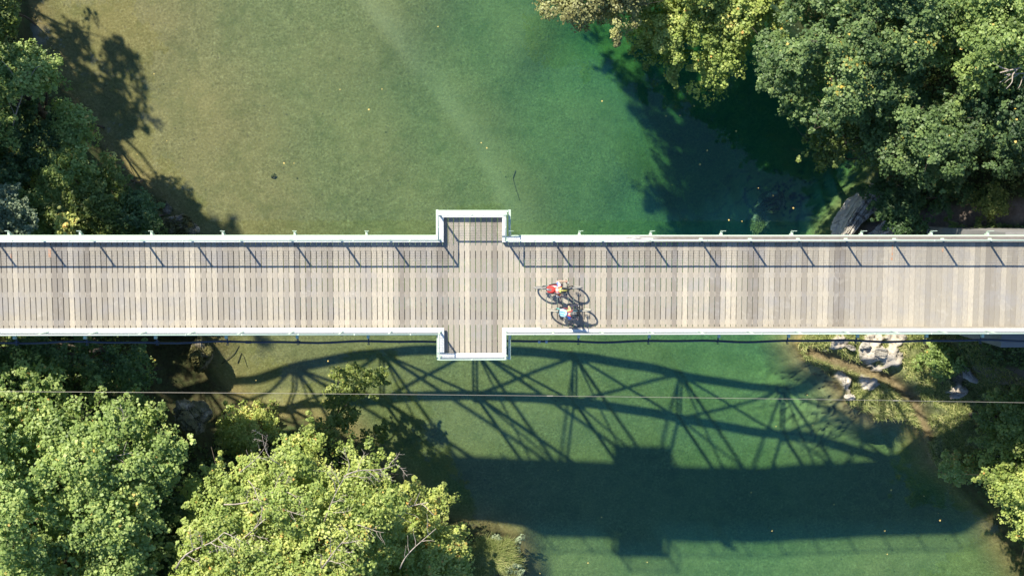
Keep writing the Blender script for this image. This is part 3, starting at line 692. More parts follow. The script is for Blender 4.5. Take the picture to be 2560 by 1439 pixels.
def skin(name, nodes, mat, parent, root, sub=2, loc=(0, 0, 0)):
    """nodes: key -> (pos, radius (x,y), parent key); one continuous surface"""
    keys = list(nodes); ix = {k: i for i, k in enumerate(keys)}
    me = bpy.data.meshes.new(name); me.from_pydata([tuple(nodes[k][0]) for k in keys], [(ix[k], ix[nodes[k][2]]) for k in keys if nodes[k][2] is not None], [])
    me.materials.append(mat); o = bpy.data.objects.new(name, me); COL.objects.link(o); o.parent = parent; o.location = loc
    md = o.modifiers.new("skin", 'SKIN'); md.use_smooth_shade = True; md.branch_smoothing = 0.3
    if not me.skin_vertices: 
        bm = bmesh.new(); bm.from_mesh(me); bm.verts.layers.skin.verify(); bm.to_mesh(me); bm.free()
    for k in keys:
        r = nodes[k][1]; r = r if isinstance(r, tuple) else (r, r)
        me.skin_vertices[0].data[ix[k]].radius = r
    me.skin_vertices[0].data[ix[root]].use_root = True
    sm = o.modifiers.new("smooth", 'SUBSURF'); sm.levels = sub; sm.render_levels = sub
    return o

def make_rider(loc, label, info, mats, s=1.0, lean=0.0):
    Pn = empty("person", loc, label, "person", "cyclists riding over the footbridge")
    V = Vector; sad = info['saddle']; bc = info['bc']; wdt = info['wdt']
    pel = sad + V((.0, 0, .075)); ch = pel + V((.22 * s, lean, .31 * s)); sh = pel + V((.31 * s, lean, .385 * s))
    nk = sh + V((.045, 0, .055)); hd = nk + V((.085, 0, .105)) * s
    n = {}
    n['pelvis'] = (pel, (.125 * s, .105 * s), None); n['waist'] = (pel + (ch - pel) * .42 + V((-.02, 0, .03)), (.115 * s, .095 * s), 'pelvis')
    n['chest'] = (ch, (.158 * s, .112 * s), 'waist'); n['shoulders'] = (sh, (.115 * s, .08 * s), 'chest')
    n['neck'] = (nk, .052 * s, 'shoulders'); n['jaw'] = (hd + V((.02, 0, -.055)), (.060 * s, .066 * s), 'neck'); n['skull'] = (hd + V((0, 0, .015)), (.078 * s, .088 * s), 'jaw'); n['crown'] = (hd + V((-.015, 0, .075)), (.055 * s, .06 * s), 'skull')
    n['nose'] = (hd + V((.098, 0, -.022)), .011, 'jaw')
    jers = {k: (p, (r[0] + .012, r[1] + .012) if isinstance(r, tuple) else r + .01, q) for k, (p, r, q) in n.items() if k in ('pelvis', 'waist', 'chest', 'shoulders')}
    jers['collar'] = (nk - (nk - sh) * .45, .058 * s, 'shoulders')
    hands = {}
    for y, sd_ in ((1, 'l'), (-1, 'r')):
        s0 = sh + V((-.02, .175 * y * s, -.01)); wr = bc + V((-.115, (wdt - .055) * y, .045)); el_ = ik(s0, wr, .30 * s, .27 * s, (0, .32 * y, -1))
        n['sh' + sd_] = (s0, .056 * s, 'shoulders'); n['ua' + sd_] = ((s0 + el_) / 2, .052 * s, 'sh' + sd_); n['el' + sd_] = (el_, .043 * s, 'ua' + sd_)
        n['fa' + sd_] = (el_ + (wr - el_) * .35, .042 * s, 'el' + sd_); n['wr' + sd_] = (wr, (.030 * s, .025 * s), 'fa' + sd_)
        pm = bc + V((-.065, (wdt - .06) * y, .043)); n['pa' + sd_] = (pm, (.034 * s, .018 * s), 'wr' + sd_)
        for i, (off, ln) in enumerate(((-.033, .92), (-.011, 1.0), (.011, .96), (.032, .8))):
            yy = (wdt - .06) * y + off * y; k1, k2, k3 = f'f{i}a{sd_}', f'f{i}b{sd_}', f'f{i}c{sd_}'; fo = i * .002
            n[k1] = (V((bc.x - .030 - fo, yy, bc.z + .042)), .0095, 'pa' + sd_)
            n[k2] = (V((bc.x - .012 + .008 * ln, yy, bc.z + .022)), .0088, k1)
            n[k3] = (V((bc.x - .018 + .004 * ln, yy, bc.z - .010)), .0080, k2)
        ty = (wdt - .098) * y; n['t1' + sd_] = (V((bc.x - .068, ty - .012 * y, bc.z + .026)), .011, 'pa' + sd_); n['t2' + sd_] = (V((bc.x - .060, ty - .016 * y, bc.z - .004)), .0095, 't1' + sd_)
        if sd_ == 'l' or True:
            jers['sh' + sd_] = (s0, .067 * s, 'shoulders'); jers['ua' + sd_] = (s0 + (el_ - s0) * .45, .060 * s, 'sh' + sd_); jers['cu' + sd_] = (s0 + (el_ - s0) * .62, .056 * s, 'ua' + sd_)
    shorts = {'pelvis': (pel, (.138 * s, .118 * s), None), 'waistband': (pel + (ch - pel) * .22, (.128 * s, .108 * s), 'pelvis')}
    feet = []
    for y, sd_, pc in ((1, 'l', info['peds'][0]), (-1, 'r', info['peds'][1])):
        hp = pel + V((.02, .085 * y * s, -.04)); an = pc + V((-.09, .0, .10)); kn = ik(hp, an, .43 * s, .43 * s, (1, .12 * y, .3))
        n['hp' + sd_] = (hp, .085 * s, 'pelvis'); n['th' + sd_] = (hp + (kn - hp) * .45, .072 * s, 'hp' + sd_); n['kn' + sd_] = (kn, .054 * s, 'th' + sd_)
        n['ca' + sd_] = (kn + (an - kn) * .33, .051 * s, 'kn' + sd_); n['an' + sd_] = (an, .034 * s, 'ca' + sd_)
        n['he' + sd_] = (pc + V((-.11, 0, .055)), .032, 'an' + sd_); n['ft' + sd_] = (pc + V((-.01, 0, .05)), (.036, .026), 'an' + sd_); n['to' + sd_] = (pc + V((.075, 0, .038)), (.034, .018), 'ft' + sd_)
        shorts['hp' + sd_] = (hp, .096 * s, 'pelvis'); shorts['th' + sd_] = (hp + (kn - hp) * .45, .085 * s, 'hp' + sd_); shorts['tk' + sd_] = (hp + (kn - hp) * .72, .078 * s, 'th' + sd_)
        feet.append((pc, an))
    skin("body", n, mats['skin'], Pn, 'pelvis')
    skin("shirt", jers, mats['shirt'], Pn, 'pelvis', 2)
    skin("shorts", shorts, mats['shorts'], Pn, 'pelvis', 2)
    for pc, an in feet:
        skin("shoe", {'h': (pc + V((-.115, 0, .05)), (.042, .042), None), 'm': (pc + V((-.03, 0, .048)), (.045, .036), 'h'), 't': (pc + V((.085, 0, .038)), (.042, .026), 'm'), 'a': (an + V((0, 0, -.03)), .042, 'h')}, mats['shoe'], Pn, 'h')
        MB().tube([an + V((0, 0, -.02)), an + V((.012, 0, .06))], .041, 12).build("sock", mats['sock'], Pn, True)
    for y in (1, -1):
        MB().ell(hd + V((.078, .03 * y, .012)), (.012, .014, .011), 10, 6).build("eye", M['eye'], Pn, True)
        MB().ell(hd + V((-.005, .083 * y * s, -.012)), (.018, .009, .03), 10, 6).build("ear", mats['skin'], Pn, True)
    MB().ell(hd + V((.082, 0, -.058)), (.008, .024, .006), 10, 6).build("mouth", M['lips'], Pn, True)
    return Pn, dict(hd=hd, sh=sh, ch=ch, pel=pel, nk=nk)

def helmet(Pn, hd, shell, stripe, tail, s=1.0):
    V = Vector; c = hd + V((-.01, 0, .045)); hm = MB(); rx, ry, rz = .142 * s, .105 * s, .105 * s; nn, mm = 28, 9
    vs = []
    for i in range(mm + 1):
        ph = (math.pi * .56) * i / mm
        for k in range(nn):
            t = 2 * math.pi * k / nn; rid = 1 + .05 * math.cos(7 * t) * math.sin(ph) ** 2 * (1 if abs(math.sin(t)) > .2 else .4)
            v = V((rx * math.sin(ph) * math.cos(t) * rid, ry * math.sin(ph) * math.sin(t) * rid, rz * math.cos(ph)))
            if math.cos(t) < -.3 and i > 6: v.z -= .02
            vs.append(tuple(c + v))
    fs = [(i * nn + k, (i + 1) * nn + k, (i + 1) * nn + (k + 1) % nn, i * nn + (k + 1) % nn) for i in range(mm) for k in range(nn)]
    hm.add(vs, fs); h = hm.build("helmet", shell, Pn, True)
    sol = h.modifiers.new("thick", 'SOLIDIFY'); sol.thickness = .018; sol.offset = -1
    for y, a0, a1 in ((0, .15, 1.25), (.052, .1, 1.15), (-.052, .1, 1.15)):
        pts = []
        for t in np.linspace(-a1, a1 * .9, 12):
            xx = rx * math.sin(t); zz = rz * math.sqrt(max(0, 1 - math.sin(t) ** 2 - (y / ry) ** 2)); pts.append(c + V((xx, y, zz + .004)))
        MB().tube(pts, .008 if y else .015, 6).build("helmet_rib", M['black'] if y else stripe, Pn, True)
    if tail:
        tm = MB(); tm.ell(c + V((-.090, 0, .0)), (.082, .104, .078), 16, 10); tm.build("helmet_rear", tail, Pn, True)
    vz = MB(); vz.add([tuple(c + V(p)) for p in ((.125, -.07, .0), (.165, -.045, .0), (.172, 0, .006), (.165, .045, .0), (.125, .07, .0), (.125, -.07, .01), (.165, -.045, .01), (.172, 0, .016), (.165, .045, .01), (.125, .07, .01))],
           [(0, 1, 2, 3, 4), (9, 8, 7, 6, 5), (0, 5, 6, 1), (1, 6, 7, 2), (2, 7, 8, 3), (3, 8, 9, 4), (4, 9, 5, 0)]); vz.build("visor", M['black'], Pn)
    MB().tube([hd + V((.0, .088 * s, .03)), hd + V((.035, .06, -.07)), hd + V((.04, 0, -.095)), hd + V((.035, -.06, -.07)), hd + V((.0, -.088 * s, .03))], .005, 6).build("chin_strap", M['black'], Pn, True)

def backpack(loc, label, J, body, panel, strap, w=.13, l=.40, lean=0, panelw=.045, white=True, bulge=.085):
    V = Vector; B = empty("backpack", loc, label, "backpack", "backpacks worn by the cyclists"); p, q = J['pel'], J['sh']; d = (q - p).normalized(); upn = V((-d.z, 0, d.x)); lat = V((0, 1, 0))
    c = p + d * .245 + upn * (.135 + bulge * .35); vs = []; nl, na = 11, 14
    for i in range(nl):
        t = -1 + 2 * i / (nl - 1); e = (1 - abs(t) ** 3.2) ** .5 if abs(t) < 1 else .0; e = max(e, .15)
        for k in range(na):
            a = 2 * math.pi * k / na; cs, sn = math.cos(a), math.sin(a)
            yy = math.copysign(abs(cs) ** .6, cs) * w * e * (1 - .12 * max(0, t)); zz = math.copysign(abs(sn) ** .7, sn) * bulge * e * (1.12 if t < 0 and sn > 0 else 1)
            vs.append(tuple(c + d * t * l / 2 + lat * yy + upn * zz))
    fs = [(i * na + k, i * na + (k + 1) % na, (i + 1) * na + (k + 1) % na, (i + 1) * na + k) for i in range(nl - 1) for k in range(na)] + [tuple(range(na))[::-1], tuple((nl - 1) * na + k for k in range(na))]
    MB().add(vs, fs).build("pack_body", body, B, True)
    def strip(y0, y1, t0, t1, lift, mat, nm):
        v = []; m_ = 8
        for i in range(m_ + 1):
            t = t0 + (t1 - t0) * i / m_; e = (1 - abs(t) ** 3.2) ** .5
            for yy in (y0, y1):
                fr_ = min(.95, abs(yy) / (w * max(e, .2))); top = bulge * e * (1 - fr_ ** (2 / .6)) ** (.35) * (1.12 if t < 0 else 1)
                v.append(tuple(c + d * t * l / 2 + lat * yy + upn * (top + lift))); v.append(tuple(c + d * t * l / 2 + lat * yy + upn * (top - .02)))
        f = []
        for i in range(m_):
            a, b = i * 4, i * 4 + 4; f += [(a, b, b + 2, a + 2), (a, a + 1, b + 1, b), (a + 2, b + 2, b + 3, a + 3)]
        f += [(0, 2, 3, 1), (m_ * 4, m_ * 4 + 1, m_ * 4 + 3, m_ * 4 + 2)]
        MB().add(v, f).build(nm, mat, B)
    if white is not None:
        strip(-panelw, panelw, -.92, .55, .008, panel, "pack_panel")
        strip(panelw * .05, panelw * .38, -.93, -.15, .013, M['white_pl'], "pack_stripe") if white else None
    else:
        strip(-.055, -.025, -.8, .6, .006, panel, "pack_panel"); strip(.03, .065, -.6, .8, .006, panel, "pack_panel")
    for y in (1, -1):
        sh = J['sh']; MB().tube([c + d * .17 + lat * .06 * y - upn * .02, sh + V((-.01, .085 * y, .075)), sh + V((.07, .105 * y, .02)), sh + V((.06, .12 * y, -.08)), J['ch'] + V((.03, .155 * y, -.13)), p + d * .12 + V((.02, .15 * y, -.02)), p + d * .08 + lat * .12 * y + upn * .12], [.012, .022, .022, .02, .012, .008, .008], 8).build("shoulder_strap", strap, B, True)
    MB().tube([c + d * .185 + lat * .025, c + d * .225 + upn * .01, c + d * .185 - lat * .025], .007, 6).build("grab_loop", strap, B, True)
    return B
def cloth(name, col, rough=.8): return simple(name, col, rough, 0.2, 0, 0.1, 20)
M['eye'] = simple("eye_white", (0.6, 0.6, 0.58), 0.3); M['lips'] = simple("lips", (0.45, 0.16, 0.14), 0.5)
M['skin1'] = simple("tanned_skin", (0.62, 0.36, 0.25), 0.5, 0.3, 0, 0.06, 12); M['skin2'] = simple("light_skin", (0.66, 0.40, 0.28), 0.5, 0.3, 0, 0.06, 12)
mw, nt, out = mat_new("white_blue_jersey"); tcj = N(nt, "TexCoord").outputs["Object"]; sp_ = N(nt, "SeparateXYZ"); L(nt, tcj, sp_.inputs[0])
jb = mth(nt, 'MULTIPLY', mth(nt, 'GREATER_THAN', sp_.outputs[1], .118), mth(nt, 'MULTIPLY', mth(nt, 'GREATER_THAN', sp_.outputs[0], -.03), mth(nt, 'LESS_THAN', sp_.outputs[0], .08)))
finish(nt, out, mixc(nt, jb, (0.74, 0.72, 0.70), (0.16, 0.22, 0.50)), .8, .2)
red = cloth("red_pack_fabric", (0.55, 0.055, 0.045)); grey = cloth("grey_pack_fabric", (0.17, 0.13, 0.13)); lime_ = metal("lime_helmet", (0.60, 0.62, 0.16)); yel = metal("yellow_helmet", (0.66, 0.60, 0.12))
b1 = at(1356.0, 716.2, 0); b1f = at(1431.0, 716.2, 0)
bx = float(b1[0]) + .44; by = float(b1[1])
B1, i1 = make_bike("bicycle", (bx, by, 0.004), "dark-framed mountain bike ridden by the person with the red backpack", M['dkframe'], M['tyre'], .36, 1.14, 1.0, 0.35)
P1, J1 = make_rider((bx, by, 0.004), "cyclist in white jersey with black and yellow helmet, riding nearer the middle of the deck", i1, dict(skin=M['skin1'], shirt=mw, shorts=cloth("black_shorts", (.02, .02, .025)), shoe=cloth("grey_shoe", (.12, .12, .12)), sock=cloth("white_sock", (.6, .6, .6))), 1.07)
helmet(P1, J1['hd'], M['black'], yel, lime_)
backpack((bx, by, 0.004), "red backpack with grey centre panel on the cyclist in white", J1, red, grey, red, .14, .42)
b2 = at(1389.0, 772.6, 0); bx2 = float(b2[0]) + .44 * 1.0 / 1.14; by2 = float(b2[1])
B2, i2 = make_bike("bicycle", (bx2, by2, 0.004), "turquoise-framed mountain bike ridden by the person with the pale blue backpack", M['teal'], M['tyre_tan'], .345, 1.0, .93, 0.2)
blue = cloth("royal_blue_shirt", (0.05, 0.13, 0.45))
ms, nt, out = mat_new("two_tone_shirt"); tcj = N(nt, "TexCoord").outputs["Object"]; sp_ = N(nt, "SeparateXYZ"); L(nt, tcj, sp_.inputs[0])
finish(nt, out, mixc(nt, mth(nt, 'GREATER_THAN', sp_.outputs[1], 0.02), (0.05, 0.13, 0.45), (0.33, 0.33, 0.15)), .8, .2)
P2, J2 = make_rider((bx2, by2, 0.004), "cyclist with blond bun, grey helmet and blue sleeve, riding beside the south railing", i2, dict(skin=M['skin2'], shirt=ms, shorts=cloth("dark_shorts", (.05, .04, .06)), shoe=cloth("white_shoe", (.6, .58, .55)), sock=cloth("pale_sock", (.5, .5, .5))), .92, -.03)
mh, nt, out = mat_new("grey_helmet"); 
wv = N(nt, "TexNoise"); wv.inputs["Scale"].default_value = 22; L(nt, N(nt, "TexCoord").outputs["Object"], wv.inputs[0])
finish(nt, out, ramp(nt, wv.outputs[0], [(.42, (.05, .05, .05)), (.55, (.22, .22, .21))]), .5, .4)
helmet(P2, J2['hd'], mh, M['black'], None, .98)
hair = simple("blond_hair", (0.55, 0.36, 0.14), 0.5, 0.3, 0, 0.3, 30)
MB().ell(J2['hd'] + Vector((-.105, -.012, -.01)), (.05, .05, .05), 14, 9).ell(J2['hd'] + Vector((-.05, 0, .0)), (.07, .084, .075), 16, 9).build("hair", hair, P2, True)
backpack((bx2, by2, 0.004), "pale blue and white backpack on the cyclist with the blond bun", J2, cloth("pale_blue_fabric", (0.42, 0.66, 0.74)), cloth("deep_blue_fabric", (0.04, 0.22, 0.36)), cloth("pink_strap", (.45, .10, .11)), .15, .38, white=None, bulge=.075)
# ------------------------------------------------------------------ foliage
def leaf_mat(name, stops, trans, gloss=0.35):
    m, nt, out = mat_new(name); a = attr(nt, "v"); c = ramp(nt, a, stops)
    p = N(nt, "BsdfPrincipled"); L(nt, c, p.inputs["Base Color"]); p.inputs["Roughness"].default_value = 0.5; p.inputs["Specular IOR Level"].default_value = gloss
    t = N(nt, "BsdfTranslucent"); L(nt, mixc(nt, 1.0, c, trans, 'MULTIPLY'), t.inputs[0])
    mx = N(nt, "MixShader"); mx.inputs[0].default_value = 0.30; L(nt, p.outputs[0], mx.inputs[1]); L(nt, t.outputs[0], mx.inputs[2]); L(nt, mx.outputs[0], out.inputs[0]); return m
LM = {
 'fresh': leaf_mat("fresh_leaves", [(0, (0.089, 0.134, 0.032)), (.35, (0.211, 0.298, 0.078)), (.7, (0.389, 0.473, 0.142)), (.93, (0.551, 0.583, 0.198)), (1, (0.683, 0.473, 0.142))], (1.2, 1.4, .5)),
 'yellow': leaf_mat("yellow_green_leaves", [(0, (0.125, 0.176, 0.035)), (.35, (0.278, 0.366, 0.086)), (.7, (0.473, 0.526, 0.143)), (.92, (0.625, 0.614, 0.186)), (1, (0.694, 0.409, 0.114))], (1.3, 1.3, .4)),
 'cool': leaf_mat("cool_green_leaves", [(0, (0.040, 0.077, 0.028)), (.4, (0.102, 0.165, 0.055)), (.75, (0.202, 0.284, 0.093)), (.97, (0.324, 0.396, 0.121)), (1, (0.541, 0.396, 0.074))], (1.0, 1.4, .7)),
 'dark': leaf_mat("dark_green_leaves", [(0, (0.038, 0.076, 0.027)), (.5, (0.084, 0.154, 0.050)), (.85, (0.157, 0.253, 0.076)), (1, (0.252, 0.330, 0.101))], (1.0, 1.4, .6)),
 'olive': leaf_mat("olive_leaves", [(0, (0.058, 0.091, 0.021)), (.4, (0.143, 0.195, 0.046)), (.8, (0.286, 0.338, 0.085)), (1, (0.468, 0.429, 0.130))], (1.2, 1.4, .4)),
 'russet': leaf_mat("russet_leaves", [(0, (0.104, 0.098, 0.037)), (.4, (0.248, 0.248, 0.097)), (.75, (0.392, 0.406, 0.158)), (1, (0.475, 0.481, 0.158))], (1.3, 1.1, .5)),
 'silver': leaf_mat("silvery_leaves", [(0, (0.069, 0.103, 0.057)), (.4, (0.184, 0.241, 0.138)), (.8, (0.391, 0.460, 0.287)), (1, (0.552, 0.598, 0.391))], (1.1, 1.3, .8)),
}
m, nt, out = mat_new("bark"); M['bark'] = m
g = noise(nt, 7, 6, 0.7, mapping=(1, 1, .3)); finish(nt, out, ramp(nt, g, [(.3, (.05, .038, .028)), (.6, (.13, .105, .08)), (.8, (.20, .17, .14))]), .9, .15, 0, g, .6, .03)
m, nt, out = mat_new("pale_dead_wood"); M['dead'] = m
g = noise(nt, 9, 6, 0.7); finish(nt, out, ramp(nt, g, [(.3, (.20, .155, .11)), (.5, (.40, .34, .28)), (.75, (.56, .50, .44))]), .8, .2, 0, g, .5, .02)

SUNV = np.array(to_sun)
def leaves_mesh(name, cen, nrm, size, v, mat, parent, loc, shape=1):
    """a leaf blade at each centre; five-point blade folded along its midrib"""
    n = len(cen); loc = np.asarray(loc)
    nrm = nrm / np.linalg.norm(nrm, axis=1)[:, None]
    t = rng.normal(size=(n, 3)); t -= (t * nrm).sum(1)[:, None] * nrm; t /= np.linalg.norm(t, axis=1)[:, None]
    b = np.cross(nrm, t); s = size[:, None]
    c = cen - loc
    if shape == 1:
        vs = np.stack([c - t * s * .5, c - b * s * .42 - t * s * .02 + nrm * s * .10, c + t * s * .5 - nrm * s * .10, c + b * s * .42 - t * s * .02 + nrm * s * .10], 1).reshape(-1, 3)
        fc = np.arange(4 * n).reshape(n, 4); vv = np.repeat(v, 4)
    return meshobj(name, vs, fc, mat, parent, False, {"v": np.clip(vv, 0, 1)})

def clump_points(cen, rad, n, flat=0.7, shell=0.55):
    """n leaf centres for every clump, biased to its shell"""
    k = len(cen); d = rng.normal(size=(k, n, 3)); d /= np.linalg.norm(d, axis=2)[..., None]
    r = (shell + (1 - shell) * rng.random((k, n, 1))) * rad[:, None, None]
    off = d * r; off[..., 2] *= flat
    return (cen[:, None, :] + off).reshape(-1, 3), d.reshape(-1, 3)

def in_poly(P_, poly): return sdist(P_, poly)

def limb(mb, p, q, r0, r1, wob=.12, n=6, seg=7):
    p, q = Vector(p), Vector(q); L_ = (q - p).length; pts = []; rs = []
    o = [Vector(rng.normal(size=3)) * wob * L_ * .3 for _ in range(3)]
    for i in range(n + 1):
        t = i / n; w = math.sin(math.pi * t); pts.append(p.lerp(q, t) + o[0] * w + o[1] * math.sin(2 * math.pi * t) * .5); rs.append(r0 + (r1 - r0) * t)
    mb.tube(pts, rs, seg); return pts

def dead_branch(mb, p, q, r, depth=2, up=.35):
    pts = limb(mb, p, q, r, r * .35, .16, 7, 5)
    if depth:
        L_ = (Vector(q) - Vector(p)).length; d0 = (Vector(q) - Vector(p)).normalized()
        for t in (2, 3, 4, 5, 6, 7)[:3 + depth * 2]:
            s_ = pts[t]; a = random.choice((-1, 1)) * random.uniform(.5, 1.1); d = Matrix.Rotation(a, 3, 'Z') @ d0; d.z += random.uniform(-.1, up)
            dead_branch(mb, s_, s_ + d * L_ * random.uniform(.22, .42), r * .5, depth - 1)

def tree(name, label, poly, ztop, zedge, base_px, pal, cat="tree", group=None, edge_px=True, lobe=0.95, leaf=.112, dens=1.0, tone=0.5, dome=2.2, thick=2.6, trunk_r=.2, bare=0, seed=0, tuft=.30, mat2=None, holes=0.0, gz=None, world=False, lob_z=.5):
    """crown filling an outline seen at height zedge, rising to ztop; tufts of leaves on rounded lobes"""
    global rng; rng = np.random.default_rng(1000 + seed); random.seed(1000 + seed)
    pw = np.array(poly if world else [at(x, y, zedge)[:2] for x, y in poly])
    lo, hi = pw.min(0), pw.max(0); cand = lo + (hi - lo) * rng.random((6000, 2))
    dd = sdist(cand, pw); keep = dd > lobe * .45; cand, dd = cand[keep], dd[keep]
    sel = []; sp = lobe * .80
    for i in range(len(cand)):
        if all((cand[i, 0] - cand[j, 0]) ** 2 + (cand[i, 1] - cand[j, 1]) ** 2 > sp * sp for j in sel): sel.append(i)
    L2, Ld = cand[sel], dd[sel]
    hol = rng.random(len(L2)) < holes; L2, Ld = L2[~hol], Ld[~hol]
    zz = zedge + (ztop - zedge) * (1 - np.exp(-np.maximum(Ld - lobe * .4, 0) / dome * 1.5)) + rng.normal(size=len(L2)) * lob_z * min(1, lobe)
    # the camera looks a little sideways at high lobes: keep them over the outline
    Lr = np.minimum(lobe * (0.45 + .95 * rng.random(len(L2)) ** 1.3), np.maximum(Ld * 1.05, lobe * .5))
    LC = np.column_stack([L2, zz])
    # lower lobes inside the crown
    m2 = Ld > lobe * .8; low = LC[m2].copy(); low[:, 2] -= thick * (.5 + .5 * rng.random(len(low))); low[:, :2] += rng.normal(size=(len(low), 2)) * .3
    LC = np.vstack([LC, low]); Lr = np.concatenate([Lr, Lr[m2]]); nup = len(L2)
    tc_, tr_, tn_, tv_, isup = [], [], [], [], []
    for i, (c, r) in enumerate(zip(LC, Lr)):
        n = int(max(5, dens * (2.6 if i < nup else 1.1) * 4 * math.pi * r * r * .6 / (math.pi * tuft ** 2)))
        d = rng.normal(size=(n, 3)); d /= np.linalg.norm(d, axis=1)[:, None]
        if i < nup: d[:, 2] = np.where(d[:, 2] < -.25, -d[:, 2], d[:, 2])
        rr = r * (0.60 + .55 * rng.random(n)); rr[rng.random(n) < .10] *= 1.25
        el_ = 1 + .35 * (rng.random(3) - .5) * 2; tc_.append(c + d * rr[:, None] * np.array([el_[0], el_[1], .8])); tr_.append(tuft * (.6 + .7 * rng.random(n))); tn_.append(d)
        tv_.append(tone + .10 * rng.normal() + .13 * rng.normal(size=n))
    # sprays reaching out past the rounded lobes
    sprays = []
    for i in rng.permutation(nup)[:int(nup * .9)]:
        for _ in range(2):
            a_ = rng.random() * 2 * np.pi; out_ = LC[i, :2] - LC[:nup, :2].mean(0); out_ /= (np.linalg.norm(out_) + 1e-6)
            d = np.array([math.cos(a_) + out_[0] * .8, math.sin(a_) + out_[1] * .8, rng.uniform(-.1, .55)]); d /= np.linalg.norm(d); k = rng.integers(3, 6); ln = lobe * rng.uniform(.35, .8)
            p0 = LC[i] + d * Lr[i] * .7; tt = np.linspace(0, 1, k)[:, None]; side = rng.normal(size=3) * .12
            pp_ = p0 + d * tt * ln + side * tt ** 2; pp_[:, 2] -= .12 * tt[:, 0] ** 2
            tc_.append(pp_); tr_.append(tuft * (.75 - .35 * tt[:, 0])); tn_.append(np.tile(d * .4 + np.array([0, 0, .6]), (k, 1))); tv_.append(tone + .08 + .12 * rng.normal(size=k)); sprays.append((p0, pp_[-1]))
    T = np.vstack(tc_); R_ = np.concatenate(tr_); TN = np.vstack(tn_); TV = np.concatenate(tv_)
    q3 = vnoise(T[:, :2] + T[:, 2:3] * .7, 1.15 / max(lobe, .5), seed + 200, 3, .6); kp = q3 > -.30 + .12 * rng.random(len(T)); T, R_, TN, TV = T[kp], R_[kp], TN[kp], TV[kp] + .12 * q3[kp]
    leaf = leaf * .86; nl = int(max(12, 24 * (tuft / .3) ** 2 * (.125 / leaf) ** 2))
    C_, D_ = clump_points(T, R_, nl, .6, .45); n = len(C_)
    nr = np.repeat(TN, nl, 0) * .35 + D_ * .45 + rng.normal(size=(n, 3)) * .38 + np.array([0, 0, .62]) + SUNV * .28
    v = np.repeat(TV, nl) + rng.normal(size=n) * .10
    o = rng.random(n) < .004; v[o] = 1.0
    cx, cy_ = (np.mean(pw, 0) if base_px is None else (np.array(base_px) if world else at(*base_px, zedge)[:2]))
    gz_ = ground_z(cx, cy_) if gz is None else gz
    root = empty(name, (cx, cy_, gz_), label, cat, group); loc = np.array([cx, cy_, gz_])
    leaves_mesh("crown", C_, nr, leaf * (.45 + 1.15 * rng.random(n) ** 1.4), v, LM[pal], root, loc)
    tm = MB(); zc = zedge + .2 - thick * .4; zc = max(zc, gz_ + .8); ctr = L2.mean(0); top = Vector((ctr[0] - cx, ctr[1] - cy_, zc - gz_))
    if trunk_r > 0:
        pts = limb(tm, (0, 0, -.4), top, trunk_r, trunk_r * .6, .10, 8, 10); tm.build("trunk", M['bark'], root, True)
        bm_ = MB(); order = rng.permutation(len(L2))[:14]
        for j in order:
            s_ = pts[random.randint(3, 8)]; e_ = Vector(LC[j] - loc) - Vector((0, 0, .15)); pp = limb(bm_, s_, e_, trunk_r * .34, trunk_r * .08, .14, 6, 6)
            for _ in range(2):
                a_ = pp[random.randint(3, 5)]; bm_.tube([a_, a_.lerp(e_, .5) + Vector(rng.normal(size=3)) * .25, e_ + Vector(rng.normal(size=3)) * lobe * .6], [trunk_r * .12, trunk_r * .08, .008], 5)
        for p0, p1 in sprays[::2]: bm_.tube([p0 - loc - np.array([0, 0, .25]), (p0 + p1) / 2 - loc, p1 - loc], [.016, .011, .005], 4)
        bm_.build("limbs", M['bark'], root, True)
    return root, LC[:nup], L2

def bare_branches(root, segs):
    b = MB()
    for (x0, y0, z0, x1, y1, z1, r, dp) in segs:
        p = Vector(at(x0, y0, z0)) - root.location; q = Vector(at(x1, y1, z1)) - root.location; dead_branch(b, p, q, r, dp)
    b.build("bare_branches", M['dead'], root, True)

G1, G2, G3 = "trees on the lower left bank", "trees on the upper right bank", "trees on the upper left bank"
# ---- lower left
t1, _, _ = tree("maple_tree", "large grey-green maple filling the lower left corner of the river bank",
     [(-200, 900), (20, 905), (110, 925), (190, 965), (270, 975), (340, 1010), (400, 1055), (470, 1075), (488, 1130), (440, 1180), (450, 1240), (400, 1300), (380, 1380), (400, 1500), (380, 1750), (-200, 1800)],
     0.1, -1.9, (120, 1330), 'fresh', group=G1, seed=1, tone=.47, lobe=1.0, leaf=.135)
bare_branches(t1, [(180, 1150, -1, 330, 1130, -.5, .03, 1), (290, 1100, -1, 300, 1010, -.4, .02, 1)])
t2, _, _ = tree("maple_tree", "bright yellow-green maple with bare pale twigs leaning over the river at the bottom",
     [(450, 1290), (440, 1230), (500, 1170), (560, 1150), (640, 1125), (690, 1120), (730, 1060), (800, 1075), (830, 1120), (900, 1130), (980, 1160), (1005, 1230), (990, 1290), (970, 1500), (960, 1800), (560, 1850), (450, 1500)],
     -0.9, -3.4, (640, 1400), 'yellow', group=G1, seed=2, tone=.45, lobe=.85, leaf=.12)
bare_branches(t2, [(520, 1380, -1.2, 700, 1270, -.4, .035, 2), (800, 1330, -.9, 870, 1180, -.3, .03, 2), (860, 1190, -.6, 990, 1160, -1.4, .03, 2), (560, 1260, -1, 720, 1230, -.4, .03, 2),
                   (440, 1420, -1.2, 560, 1330, -.4, .04, 2), (600, 1180, -1, 660, 1120, -.3, .02, 1), (780, 1439, -.8, 870, 1340, -.2, .04, 2), (620, 1200, -1, 660, 1280, -.4, .02, 1), (890, 1310, -.8, 960, 1330, -.3, .02, 1), (700, 1160, -1, 655, 1085, -.5, .02, 2)])
